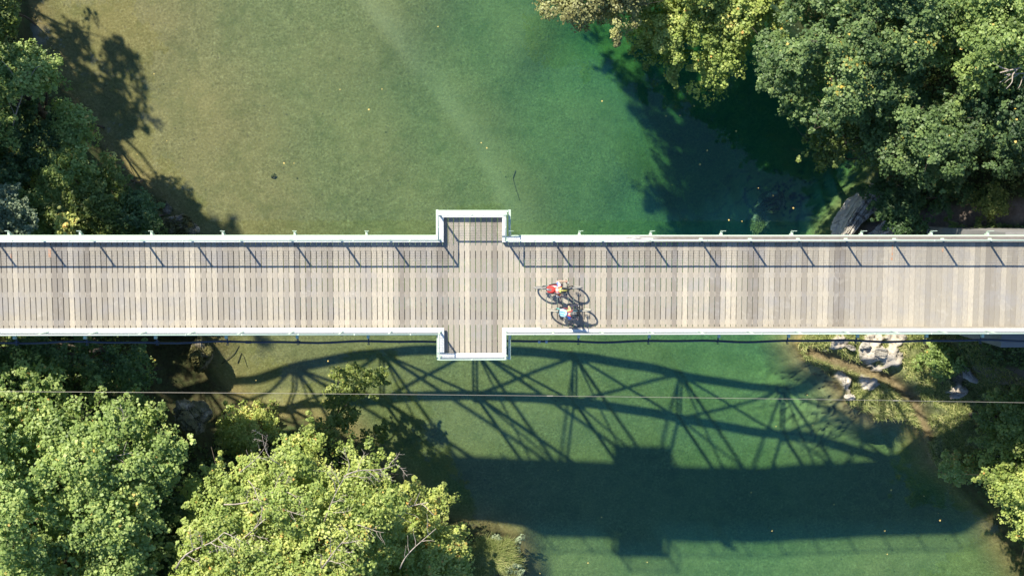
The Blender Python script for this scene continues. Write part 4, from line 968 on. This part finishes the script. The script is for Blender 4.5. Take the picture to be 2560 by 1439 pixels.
t3, _, _ = tree("maple_tree", "golden-tipped maple at the water's edge, right of the bright yellow-green maple",
     [(960, 1300), (970, 1240), (1020, 1205), (1090, 1210), (1120, 1260), (1110, 1300), (1150, 1330), (1180, 1400), (1170, 1500), (1120, 1750), (930, 1800), (940, 1450)],
     -5.2, -7.6, (1030, 1480), 'yellow', group=G1, seed=3, tone=.56, lobe=.7, leaf=.12, holes=.08)
bare_branches(t3, [(960, 1290, -3, 1070, 1255, -2.2, .04, 1), (1000, 1420, -2, 1090, 1320, -1.6, .03, 1)])
tree("young_tree", "small rounded tree with sunlit tip, standing alone below the bridge's left end",
     [(560, 1010), (620, 1000), (670, 1020), (695, 1060), (690, 1100), (640, 1130), (570, 1145), (535, 1120), (545, 1060)],
     -9.6, -10.5, (600, 1100), 'yellow', group=G1, seed=4, tone=.55, lobe=.6, leaf=.11, trunk_r=.1, dome=1.2, thick=1.6)
tree("tree", "thin tree leaning out over the sunlit water with sparse airy branches", [(840, 930), (900, 900), (960, 915), (970, 950), (930, 990), (870, 1000), (900, 1030), (860, 1080), (800, 1110), (770, 1060), (820, 1010), (800, 970)],
     -8.0, -8.8, (770, 1150), 'olive', group=G1, seed=5, tone=.55, lobe=.42, leaf=.11, holes=.25, thick=.4, dome=1.5, trunk_r=.09, tuft=.22, dens=.7, lob_z=.3)
tree("tree", "lone drooping bough with dark leaves over the bright bed beside the thin leaning tree", [(900, 1085), (960, 1050), (975, 1065), (960, 1110), (910, 1120), (870, 1110)],
     -8.6, -9.0, (840, 1160), 'olive', group=G1, seed=6, tone=.45, lobe=.35, leaf=.11, holes=.2, thick=.3, trunk_r=.05, tuft=.2, dens=.7)
tree("tree", "dark dense tree in the shade along the bridge's left end, above the large maple",
     [(-120, 842), (60, 838), (250, 842), (380, 850), (400, 900), (420, 940), (380, 980), (280, 970), (180, 940), (60, 915), (-120, 900)],
     -3.6, -4.6, (180, 900), 'cool', group=G1, seed=7, tone=.55, lobe=.75, thick=1.6)
tree("tree", "dark tree filling the gap between the two large maples at the bottom left",
     [(380, 1300), (440, 1240), (500, 1260), (520, 1400), (500, 1600), (380, 1600)], -4.6, -5.6, (440, 1430), 'cool', group=G1, seed=8, tone=.42, lobe=.7, thick=1.2)
# ---- upper right
tree("tree", "russet-leaved tree overhanging the river at the top, left of the yellow-green trees",
     [(1300, 10), (1350, -60), (1500, -300), (1650, -300), (1620, 0), (1570, 90), (1530, 95), (1490, 60), (1420, 70), (1370, 40)],
     -3.2, -4.4, (1620, -260), 'russet', group=G2, seed=11, tone=.5, lobe=.7, leaf=.11, holes=.05, gz=-9)
tree("maple_tree", "yellow-green maple hanging low over the deep pool at the top right",
     [(1560, -60), (1590, 80), (1570, 130), (1600, 165), (1650, 180), (1670, 205), (1720, 170), (1780, 205), (1830, 180), (1860, 140), (1930, 130), (1960, 20), (1950, -250), (1600, -300)],
     -4.4, -6.6, (1900, -200), 'yellow', group=G2, seed=12, tone=.38, lobe=.85, leaf=.12, gz=-9.5)
tree("maple_tree", "broad blue-green maple with the lightest crown in the upper right forest",
     [(1890, 100), (1880, 170), (1900, 230), (1960, 270), (1985, 330), (2040, 350), (2120, 340), (2250, 260), (2330, 160), (2330, -250), (1950, -300), (1930, 20)],
     -1.8, -4.2, (2180, 60), 'cool', group=G2, seed=13, tone=.52, lobe=1.0, leaf=.125)
tree("tree", "dark low crown reaching over the water's edge below the broad blue-green maple",
     [(1990, 330), (2010, 370), (2060, 410), (2100, 410), (2130, 380), (2170, 410), (2220, 420), (2230, 340), (2130, 290), (2040, 300)],
     -4.6, -6.0, (2200, 330), 'olive', group=G2, seed=14, tone=.35, lobe=.7, leaf=.12)
tree("tree", "mid-green tree in the right forest, just above the rock at the bridge",
     [(2150, 330), (2160, 410), (2250, 435), (2300, 470), (2370, 450), (2420, 380), (2400, 250), (2300, 220), (2200, 260)],
     -2.6, -4.6, (2330, 350), 'cool', group=G2, seed=15, tone=.42, lobe=.9, leaf=.125)
tree("tree", "pale sunlit tree in the top right corner beside the bare dead bough",
     [(2320, 200), (2440, 240), (2560, 180), (2700, 150), (2750, -250), (2320, -300)], -0.8, -3.0, (2520, 0), 'fresh', group=G2, seed=16, tone=.34, lobe=1.0, leaf=.125)
t17, _, _ = tree("tree", "dark green tree at the right edge between the pale corner tree and the trodden path",
     [(2370, 250), (2390, 380), (2400, 450), (2480, 455), (2560, 430), (2720, 430), (2760, 200), (2560, 170), (2440, 220)], -2.0, -4.2, (2560, 330), 'cool', group=G2, seed=17, tone=.36, lobe=.95, leaf=.125)
bare_branches(t17, [(2640, 160, -1.0, 2500, 182, -.6, .07, 1), (2640, 185, -1.2, 2510, 188, -.9, .05, 1)])
for i, (pl, lb) in enumerate((([(2130, 480), (2200, 440), (2280, 450), (2300, 510), (2330, 560), (2250, 590), (2190, 570), (2200, 520)], "dark green bush on the shaded slope just above the limestone rock"),
                              ([(2300, 470), (2400, 450), (2440, 480), (2400, 520), (2330, 530)], "dark green bush between the forest edge and the trodden path"),
                              ([(2440, 470), (2500, 460), (2520, 520), (2480, 560), (2440, 540)], "sunlit bush catching a patch of sun beside the trodden path"),
                              ([(2380, 555), (2460, 560), (2520, 555), (2560, 565), (2600, 590), (2500, 592), (2380, 590)], "low bush hugging the bridge's north edge near the right end"))):
    tree("shrub", lb, pl, -6.4, -7.0, None, ('dark', 'dark', 'olive', 'olive')[i], "shrub", "shrubs on the upper right bank", seed=20 + i, tone=(.4, .4, .55, .3)[i], lobe=.5, thick=.4, trunk_r=.04, dome=1.0, tuft=.24)
# ---- lower right
tree("tree", "green tree in half shade at the right edge below the wire",
     [(2450, 1010), (2440, 975), (2480, 965), (2560, 985), (2750, 980), (2750, 1180), (2560, 1110), (2490, 1120), (2440, 1130), (2430, 1070)],
     -6.4, -7.6, (2480, 1060), 'olive', group="trees on the lower right bank", seed=31, tone=.58, lobe=.75, thick=1.0)
tree("maple_tree", "bright yellow-green maple overhanging the water at the lower right edge",
     [(2425, 1160), (2470, 1120), (2540, 1070), (2700, 1030), (2800, 1300), (2750, 1440), (2600, 1370), (2520, 1330), (2490, 1250), (2440, 1200)],
     -5.9, -8.2, (2620, 1230), 'yellow', group="trees on the lower right bank", seed=32, tone=.42, lobe=.75, leaf=.12)
for i, (pl, lb) in enumerate((([(2310, 860), (2400, 850), (2440, 880), (2420, 930), (2350, 940), (2310, 900)], "leafy green shrub beside the pale rocks, in the bridge's shade"),
                              ([(2440, 850), (2600, 848), (2700, 870), (2700, 935), (2560, 930), (2460, 935)], "dark shrub thicket at the right edge just under the pipe"),
                              ([(2350, 1140), (2420, 1135), (2450, 1175), (2400, 1215), (2350, 1190)], "grey-green shrub at the water's edge below the grassy headland"))):
    tree("shrub", lb, pl, -9.0, -9.6, None, ('fresh', 'olive', 'fresh')[i], "shrub", "shrubs on the lower right bank", seed=40 + i, tone=(.35, .5, .7)[i], lobe=.45, thick=.4, trunk_r=.04, dome=1.0, tuft=.24)
tree("shrub", "pale straggly shrub on the grassy knoll at the very bottom beside the bright water",
     [(1190, 1375), (1235, 1335), (1280, 1350), (1300, 1400), (1310, 1480), (1200, 1500)], -10.1, -10.7, None, 'silver', "shrub", "shrubs on the lower left bank", seed=45, tone=.42, lobe=.34, thick=.2, trunk_r=.03, dome=.8, tuft=.2, holes=.15, dens=.7)
# ---- upper left
t50, _, _ = tree("tree", "sunlit tree with a few orange leaves standing over the upper left shore",
     [(-60, 130), (40, 115), (120, 118), (145, 180), (140, 215), (90, 250), (20, 240), (-60, 260)],
     -4.4, -5.4, (20, 300), 'fresh', group=G3, seed=50, tone=.42, lobe=.55, holes=.08, thick=1.0, leaf=.12)
bare_branches(t50, [(30, 330, -6.5, 70, 180, -4.6, .04, 1)])
tree("tree", "pale-tipped tree cut by the left edge above the shaded slope", [(-120, 240), (0, 250), (30, 290), (10, 340), (-120, 350)], -4.4, -5.6, (-60, 320), 'fresh', group=G3, seed=51, tone=.5, lobe=.5, thick=.8)
tree("shrub", "white-flecked shrub at the left edge directly above the bridge", [(-60, 470), (40, 475), (85, 520), (90, 575), (60, 600), (-60, 600)], -4.6, -5.6, None, 'silver', "shrub", G3, seed=52, tone=.5, lobe=.5, thick=.6, trunk_r=.05)
tree("shrub", "small yellow sapling beside the bridge rail near the left edge", [(135, 545), (165, 530), (185, 560), (195, 590), (150, 595)], -5.0, -5.5, None, 'yellow', "shrub", G3, seed=53, tone=.75, lobe=.3, thick=.2, trunk_r=.03, tuft=.2, dens=.6, holes=.1)
for i, (pl, lb) in enumerate((([(-80, 290), (60, 250), (140, 300), (160, 380), (100, 430), (-80, 440)], "dark bush on the slope below the sunlit upper left tree"),
                              ([(60, 400), (160, 360), (240, 390), (260, 460), (180, 520), (80, 490)], "dark bush in the middle of the shaded left slope"),
                              ([(120, 500), (260, 450), (330, 500), (330, 590), (200, 600), (110, 560)], "low grey-green bush just above the bridge on the left slope"),
                              ([(-60, 400), (60, 420), (90, 470), (-60, 490)], "dark bush at the left edge above the white-flecked shrub"),
                              ([(120, 250), (180, 240), (230, 300), (240, 370), (170, 370), (130, 310)], "dark bush overhanging the shaded upper left shoreline"),
                              ([(230, 370), (300, 390), (330, 470), (300, 520), (240, 470)], "brownish bush on the left slope where the shore bends"),
                              ([(310, 470), (370, 490), (410, 560), (400, 600), (320, 600), (290, 530)], "straggly dark bush above the bridge, left of the mossy boulder"),
                              ([(20, 500), (110, 470), (160, 520), (130, 590), (60, 600)], "dark bush between the white-flecked shrub and the yellow sapling"),
                              ([(-80, -60), (40, -60), (60, 40), (20, 120), (-80, 130)], "dark bush in the top left corner"))):
    tree("shrub", lb, pl, -6.6 + .2 * (i % 5), -7.4, None, ('cool', 'fresh', 'olive')[i % 3], "shrub", "shrubs on the upper left bank", seed=60 + i, tone=.42 + .06 * (i % 3), lobe=.6, thick=.4, trunk_r=.05, dome=1.2)
# tall trees just beyond the left and lower edges; their shade falls into view
for i, (cx, cy_, r, zt, ze) in enumerate(((-24.8, 12.3, 3.3, -2.2, -4.6), (-25.2, 5.0, 3.0, .5, -3.0), (-21.7, 0.9, 2.1, .9, -2.0), (-22.6, 8.8, 3.0, 3.6, 1.6))):
    an = np.linspace(0, 2 * np.pi, 13)[:-1]; pl = [(cx + r * math.cos(a) * (1 + .12 * math.sin(3 * a + i)), cy_ + r * math.sin(a) * (1 + .1 * math.cos(2 * a))) for a in an]
    tree("tree", ["tall tree beyond the upper left corner", "tall tree beyond the left edge, level with the shaded shore", "tall tree beyond the left edge, nearest the bridge", "tallest tree beyond the left edge, shading the left slope"][i],
         pl, zt, ze, (cx, cy_), 'cool', holes=(.15, .1, .1, .45)[i], group="tall trees beyond the left bank", seed=70 + i, tone=.4, lobe=1.1, leaf=.2, tuft=.42, dens=.6, trunk_r=.25, world=True)

tree("tree", "unseen tree added beyond the top edge to shade the deep pool",
     [(1210, -470), (1240, -370), (1340, -320), (1430, -270), (1560, -280), (1740, -300), (1900, -430), (1500, -700), (1100, -600)], -2.6, -3.8, (1950, -500), 'cool', group="trees on the upper right bank", seed=75, tone=.4, lobe=.9, leaf=.17, tuft=.36, dens=.7, trunk_r=.2, gz=-9)  # extra unseen crown, outlined so that its shadow covers the pool
# more of the forest outside the frame, away from the sun side: copies of two of the trees above
src = [o for o in bpy.data.objects if o.parent is None and o.get('label', '').startswith(("large grey-green maple", "broad blue-green maple"))]
for i, (x, y, a) in enumerate(((-8, -26, 1), (-17, -30, 2.2), (-28, -20, .6), (-34, -8, 3), (31, -14, 1.4), (36, -2, 2.8), (38, 10, .3), (30, 24, 1.9), (20, 30, 2.5), (44, 22, .9), (28, -26, 3.6), (-40, 6, 5), (-44, 22, 4), (-8, -42, 2))):
    s_ = src[i % 2]; c_ = s_.copy(); COL.objects.link(c_); c_.location = (x, y, ground_z(x, y)); c_.rotation_euler = (0, 0, a)
    c_['label'] = "leafy forest tree standing on the bank outside the photo's frame"; c_['group'] = "forest trees around the river"
    for ch in list(s_.children):
        if ch.name.startswith("bare"): continue
        d_ = ch.copy(); COL.objects.link(d_); d_.parent = c_
# ---- grass and low growth
def blades(name, Pts, hgt, lean, mat, stops, w=.012):
    global rng
    n = len(Pts); a = rng.random(n) * 2 * np.pi; h = hgt * (.5 + .8 * rng.random(n)); ln = lean * (rng.random(n) ** .7) * h
    d = np.stack([np.cos(a), np.sin(a), np.zeros(n)], 1); s = np.stack([-np.sin(a), np.cos(a), np.zeros(n)], 1) * (w * (.6 + .8 * rng.random(n)))[:, None]
    mid = Pts + d * (ln * .35)[:, None] + np.array([0, 0, 1]) * (h * .62)[:, None]; tip = Pts + d * ln[:, None] + np.array([0, 0, 1]) * (h * .80)[:, None]
    vs = np.stack([Pts - s, Pts + s, mid + s * .8, mid - s * .8, tip], 1).reshape(-1, 3)
    me_f = []; base = np.arange(n) * 5
    f4 = np.stack([base, base + 1, base + 2, base + 3], 1); f3 = np.stack([base + 3, base + 2, base + 4, base + 4], 1)
    f3q = np.stack([base + 3, base + 2, base + 4], 1)
    v = np.repeat(np.clip(.5 + .22 * rng.normal(size=n) + .25 * vnoise(Pts[:, :2], .8, 77), 0, 1), 5)
    me = bpy.data.meshes.new(name); nv = len(vs); me.vertices.add(nv); me.vertices.foreach_set("co", vs.astype(np.float32).ravel())
    li = np.concatenate([f4.ravel(), f3q.ravel()]).astype(np.int32); me.loops.add(len(li)); me.loops.foreach_set("vertex_index", li)
    me.polygons.add(2 * n); me.polygons.foreach_set("loop_start", np.concatenate([np.arange(n) * 4, 4 * n + np.arange(n) * 3]).astype(np.int32)); me.polygons.foreach_set("loop_total", np.concatenate([np.full(n, 4), np.full(n, 3)]).astype(np.int32)); me.update(calc_edges=True)
    at_ = me.attributes.new("v", 'FLOAT', 'POINT'); at_.data.foreach_set("value", v.astype(np.float32)); me.materials.append(mat)
    o = bpy.data.objects.new(name, me); COL.objects.link(o); return o
LM['grass'] = leaf_mat("dry_green_grass", [(0, (0.116, 0.161, 0.047)), (.4, (0.282, 0.338, 0.111)), (.75, (0.513, 0.515, 0.221)), (1, (0.743, 0.644, 0.348))], (1.2, 1.3, .6), .2)
def scatter(x0, x1, y0, y1, n, cond):
    q_ = np.column_stack([rng.uniform(x0, x1, n), rng.uniform(y0, y1, n)]); z, d, hd, bm_, *_r = terrain(q_, True); cd = _r[2]
    k = cond(q_, d, hd, bm_, cd); return np.column_stack([q_[k], z[k] - .01])
rng = np.random.default_rng(5)
hc = HEAD.mean(0)
def c_head(q_, d, hd, bm_, cd):
    wn_ = whitef(q_)
    tuf = vnoise(q_, 1.3, 61, 3)
    return (d < -.03) & (hd > .15) & (cd > .28) & (wn_ < .4) & (tuf > -.42 + .3 * rng.random(len(q_)))
gp = scatter(HEAD[:, 0].min() - 1.5, HEAD[:, 0].max() + 3, HEAD[:, 1].min() - 2, HEAD[:, 1].max() + 1, 190000, c_head)
tag(blades("grass", gp, .19, 1.5, LM['grass'], None), kind='stuff')
# low leafy growth over both banks
def c_bank(q_, d, hd, bm_, cd):
    pd1, _ = polyd(q_, [(2190, 600), (2290, 570), (2400, 545), (2520, 530), (2700, 500), (3000, 420)], -7.5); pd2_, _ = polyd(q_, [(2430, 975), (2500, 955), (2620, 945), (2900, 930)], -7.0)
    return (d < -.35) & (hd < .5) & (bm_ < .4) & (pd1 > .6) & (pd2_ > .5) & (vnoise(q_, .7, 62, 3) > -.6)
LM['under'] = leaf_mat('low_growth_leaves', [(0, (0.061, 0.084, 0.028)), (.5, (0.149, 0.210, 0.062)), (.85, (0.263, 0.319, 0.092)), (1, (0.455, 0.370, 0.139))], (1.0, 1.3, .6))
up_ = scatter(-26, 27, -21, 13, 90000, c_bank); up_[:, 2] += .08 + .35 * rng.random(len(up_)) * (vnoise(up_[:, :2], .9, 63) + 1)
cp, cd_ = clump_points(up_, .16 * (.6 + .8 * rng.random(len(up_))), 5, .6, .3); nn_ = cd_ * .5 + rng.normal(size=cd_.shape) * .4 + np.array([0, 0, .8])
tag(leaves_mesh("undergrowth", cp, nn_, .11 * (.6 + .8 * rng.random(len(cp))), np.clip(.45 + .2 * rng.normal(size=len(cp)) + .35 * np.repeat(vnoise(up_[:, :2], .5, 64), 5), 0, 1), LM['under'], None, (0, 0, 0)), kind='stuff')

# ---- rocks
m, nt, out = mat_new("limestone"); M['lime'] = m
g = noise(nt, 2.2, 9, .72); g2 = noise(nt, 9, 6, .7); ms_ = noise(nt, 1.4, 5, .6)
c = ramp(nt, g, [(.28, (.16, .145, .12)), (.42, (.42, .385, .34)), (.6, (.60, .56, .50)), (.75, (.72, .68, .62))])
c = mixc(nt, mth(nt, 'MULTIPLY', ramp(nt, g2, [(.55, (0, 0, 0)), (.7, (1, 1, 1))]), .5), c, (.16, .14, .10))
finish(nt, out, mixc(nt, attr(nt, "a"), c, mixc(nt, ramp(nt, ms_, [(.5, (1, 1, 1)), (.66, (0, 0, 0))]), mixc(nt, .6, c, (.20, .15, .08)), ramp(nt, g2, [(.3, (.035, .04, .015)), (.6, (.13, .12, .045)), (.75, (.24, .21, .09))]))), .9, .15, 0, g, .9, .08)
def rock(name, label, px, py, z, sx, sy, sz, rot=0, moss=0.0, seed=0, group="rocks along the shores", cat="rock", mat='lime', rough=.28):
    r = np.random.default_rng(seed); bm = bmesh.new(); bmesh.ops.create_icosphere(bm, subdivisions=6 if max(sx, sy) > .5 else 5, radius=1); co = np.array([v.co[:] for v in bm.verts])
    dis = np.zeros(len(co))
    for k in range(16):                             # faceting planes
        nrm = r.normal(size=3); nrm /= np.linalg.norm(nrm); off = .58 + .30 * r.random(); dp = co @ nrm; co = co - np.maximum(dp - off, 0)[:, None] * nrm
    for pl_, amp in ((np.array([0, 1]), rough), (np.array([1, 2]), rough), (np.array([0, 2]), rough * .6)):
        dis += amp * vnoise(co[:, pl_] + 5, 1.6, seed + 3, 5, .62); ck_ = np.abs(vnoise(co[:, pl_] * np.array([1, 1.8]) + 9, 1.7, seed + 40, 3, .6)); dis -= .20 * np.maximum(1 - ck_ / .05, 0)
    co = co * (1 + dis)[:, None] * np.array([sx, sy, sz])
    for v, c_ in zip(bm.verts, co): v.co = c_
    me = bpy.data.meshes.new(name); bm.to_mesh(me); bm.free(); me.materials.append(M[mat]); a = me.attributes.new("a", 'FLOAT', 'POINT'); a.data.foreach_set("value", np.full(len(co), moss, dtype=np.float32))
    p = at(px, py, z); o = bpy.data.objects.new(name, me); COL.objects.link(o); o.location = p; o.rotation_euler = (0, 0, rot); tag(o, label, cat, group); return o
rock("rock", "grey limestone slab sloping into the deep water under the upper right trees", 2140, 530, -9.9, 1.9, .55, 1.1, .95, .15, 1)
rock("rock", "pale sunlit boulder beside the bridge's north edge, right of the sloping slab", 2215, 575, -8.9, .95, .50, .6, .35, .1, 2)
rock("rock", "mossy grey boulder on the shaded slope behind the sunlit boulder", 2215, 500, -9.2, 1.0, .45, .7, 1.0, .8, 3)
rock("rock", "white limestone shelf just below the pipe, largest of the headland rocks", 2200, 882, -10.42, .60, .28, .34, -.15, 0.3, 4)
rock("rock", "white rock half buried in grass between the pipe and the sandy hollow", 2125, 866, -10.55, .34, .18, .28, -.3, 0.3, 5)
rock("rock", "small white rock at the sandy shore, nearest the pipe's left end of the headland", 2165, 862, -10.4, .30, .2, .25, .6, 0.1, 26)
rock("rock", "white rock on the headland's left tip by the water", 2110, 955, -10.95, .26, .36, .32, .3, 0.3, 6)
rock("rock", "jagged white rock below the one on the headland's left tip", 2125, 990, -10.95, .30, .28, .32, 1.0, 0.1, 27)
rock("rock", "small white rock in the middle of the grassy headland tip", 2178, 958, -10.75, .24, .34, .26, -.7, 0.1, 7)
rock("rock", "white flat rock on the right part of the headland, under the wire", 2393, 985, -10.2, .42, .20, .22, .2, 0.1, 8)
rock("rock", "tan slab lying in the grass below the leafy shrub at the right", 2420, 935, -9.6, .6, .3, .2, -.9, 0.1, 9)
rock("boulder", "mossy brown boulder at the left shoreline just above the bridge", 450, 570, -11.05, .85, .7, .55, .3, 1, 10, cat="boulder")
rock("boulder", "olive boulder half under water above the mossy brown boulder", 400, 520, -11.35, .6, .6, .35, .9, 1, 11, cat="boulder")
rock("boulder", "tall mossy boulder at the beach edge just below the pipe on the left", 505, 885, -10.6, .55, 1.0, .95, .1, 1, 12, cat="boulder")
rock("boulder", "mossy ledge in deep shade right of the large lower left maple", 480, 1040, -8.6, .8, 1.2, 1.2, .5, .9, 13, cat="boulder")
rock("boulder", "grey boulder among grass at the very bottom, right of the golden-tipped maple", 1215, 1400, -10.6, .75, 1.2, .75, -.2, .6, 14, cat="boulder")
rock("boulder", "low grassy boulder at the bottom touching the bright strip of water", 1265, 1425, -10.9, .6, .8, .5, .3, .8, 15, cat="boulder")
rock("stone", "lone dark stone on the riverbed in the middle of the shallow water", 684, 440, -11.9, .17, .13, .12, .4, 1, 16, cat="stone", group="stones on the riverbed")
rock("boulder", "sunken olive boulder in the deep pool right of the tree shadow", 1930, 510, -13.4, 1.0, .7, .6, .4, 1, 17, cat="boulder", group="sunken boulders")
rock("boulder", "sunken olive boulder nearest the bridge under the deep pool", 1900, 560, -13.2, .8, .6, .5, 1.2, 1, 18, cat="boulder", group="sunken boulders")
# grass on the bottom knoll
kn = at(1225, 1395, -10.2)
q_ = np.column_stack([kn[0] + .1 + rng.normal(size=36000) * .75, kn[1] - .5 + rng.normal(size=36000) * .95]); rr_ = np.hypot((q_[:, 0] - kn[0] - .1) / 1.55, (q_[:, 1] - kn[1] + .5) / 1.9); ok = rr_ < .75 + .35 * vnoise(q_, 1.2, 91)
q_ = q_[ok]; z_ = terrain(q_); z_ = np.maximum(z_, -10.0 - .45 * ((q_[:, 0] - kn[0]) ** 2 + (q_[:, 1] - kn[1]) ** 2)); z_ = np.maximum(z_, WZ + .02)
tag(blades("tall_grass", np.column_stack([q_, z_]), .42, 1.4, LM['grass'], None, .011), kind='stuff')
for i, (pts_, lb) in enumerate((([(560, 905), (590, 880), (600, 862)], "crooked dark branch sunk on the shallow bed just below the pipe, left"), ([(597, 905), (606, 880), (612, 890), (620, 915)], "thin dark twig sunk beside the crooked branch below the pipe"),
        ([(1290, 425), (1283, 445), (1290, 470), (1300, 500)], "curved dark branch sunk in the green water above the bridge, near the bay"))):
    p_ = [Vector((*at(x, y, -12)[:2], ground_z(*at(x, y, -12)[:2]) + .03)) for x, y in pts_]; o = MB().tube([q - p_[0] for q in p_], [.02, .016, .012, .008][:len(p_)], 6).build("sunken_branch", M['bark'], None, True); o.location = p_[0]; tag(o, lb, "branch", "sunken branches on the riverbed")
# fallen leaves afloat
m, nt, out = mat_new("fallen_leaf"); finish(nt, out, (.62, .47, .16), .7, .2); M['fleaf'] = m
vs = [(0, -.05, .003), (.03, -.02, .008), (.045, .02, .004), (.015, .03, .009), (0, .055, .003), (-.018, .03, .009), (-.045, .02, .004), (-.03, -.02, .008)]
first = None
fl = [(922, 274), (955, 223), (850, 224), (385, 185), (417, 352), (343, 386), (710, 408), (735, 408), (1203, 357), (1217, 370), (1095, 67), (165, 165), (80, 20), (1505, 253), (1665, 290), (1750, 411), (1822, 550), (1840, 328), (1700, 289), (1680, 462), (1768, 376), (1983, 520), (1933, 489), (1855, 553), (1735, 265), (1896, 470), (820, 902), (2008, 1047), (1980, 1033), (2032, 1062), (2212, 1326), (1930, 1326), (1470, 1406), (1618, 1404), (2018, 987), (1395, 1175), (1878, 1230), (2085, 1260), (2228, 1224), (2350, 1300), (1504, 1292), (1940, 1065), (2310, 1239), (2346, 1282), (1350, 1432), (640, 950), (2465, 1316), (2218, 1384)]
for i, (x, y) in enumerate(fl):
    p = at(x, y, WZ + .004); s_ = random.uniform(.5, 1.15)
    if first is None: first = meshobj("fallen_leaf", vs, [(0, 1, 7), (1, 2, 3), (1, 3, 5, 7), (3, 4, 5), (5, 6, 7)], M['fleaf']); o = first
    else: o = first.copy(); COL.objects.link(o)
    o.location = p; o.rotation_euler = (0, 0, random.uniform(0, 6)); o.scale = (s_,) * 3
    tag(o, "small yellow fallen leaf floating on the river", "leaf", "fallen leaves floating on the river")
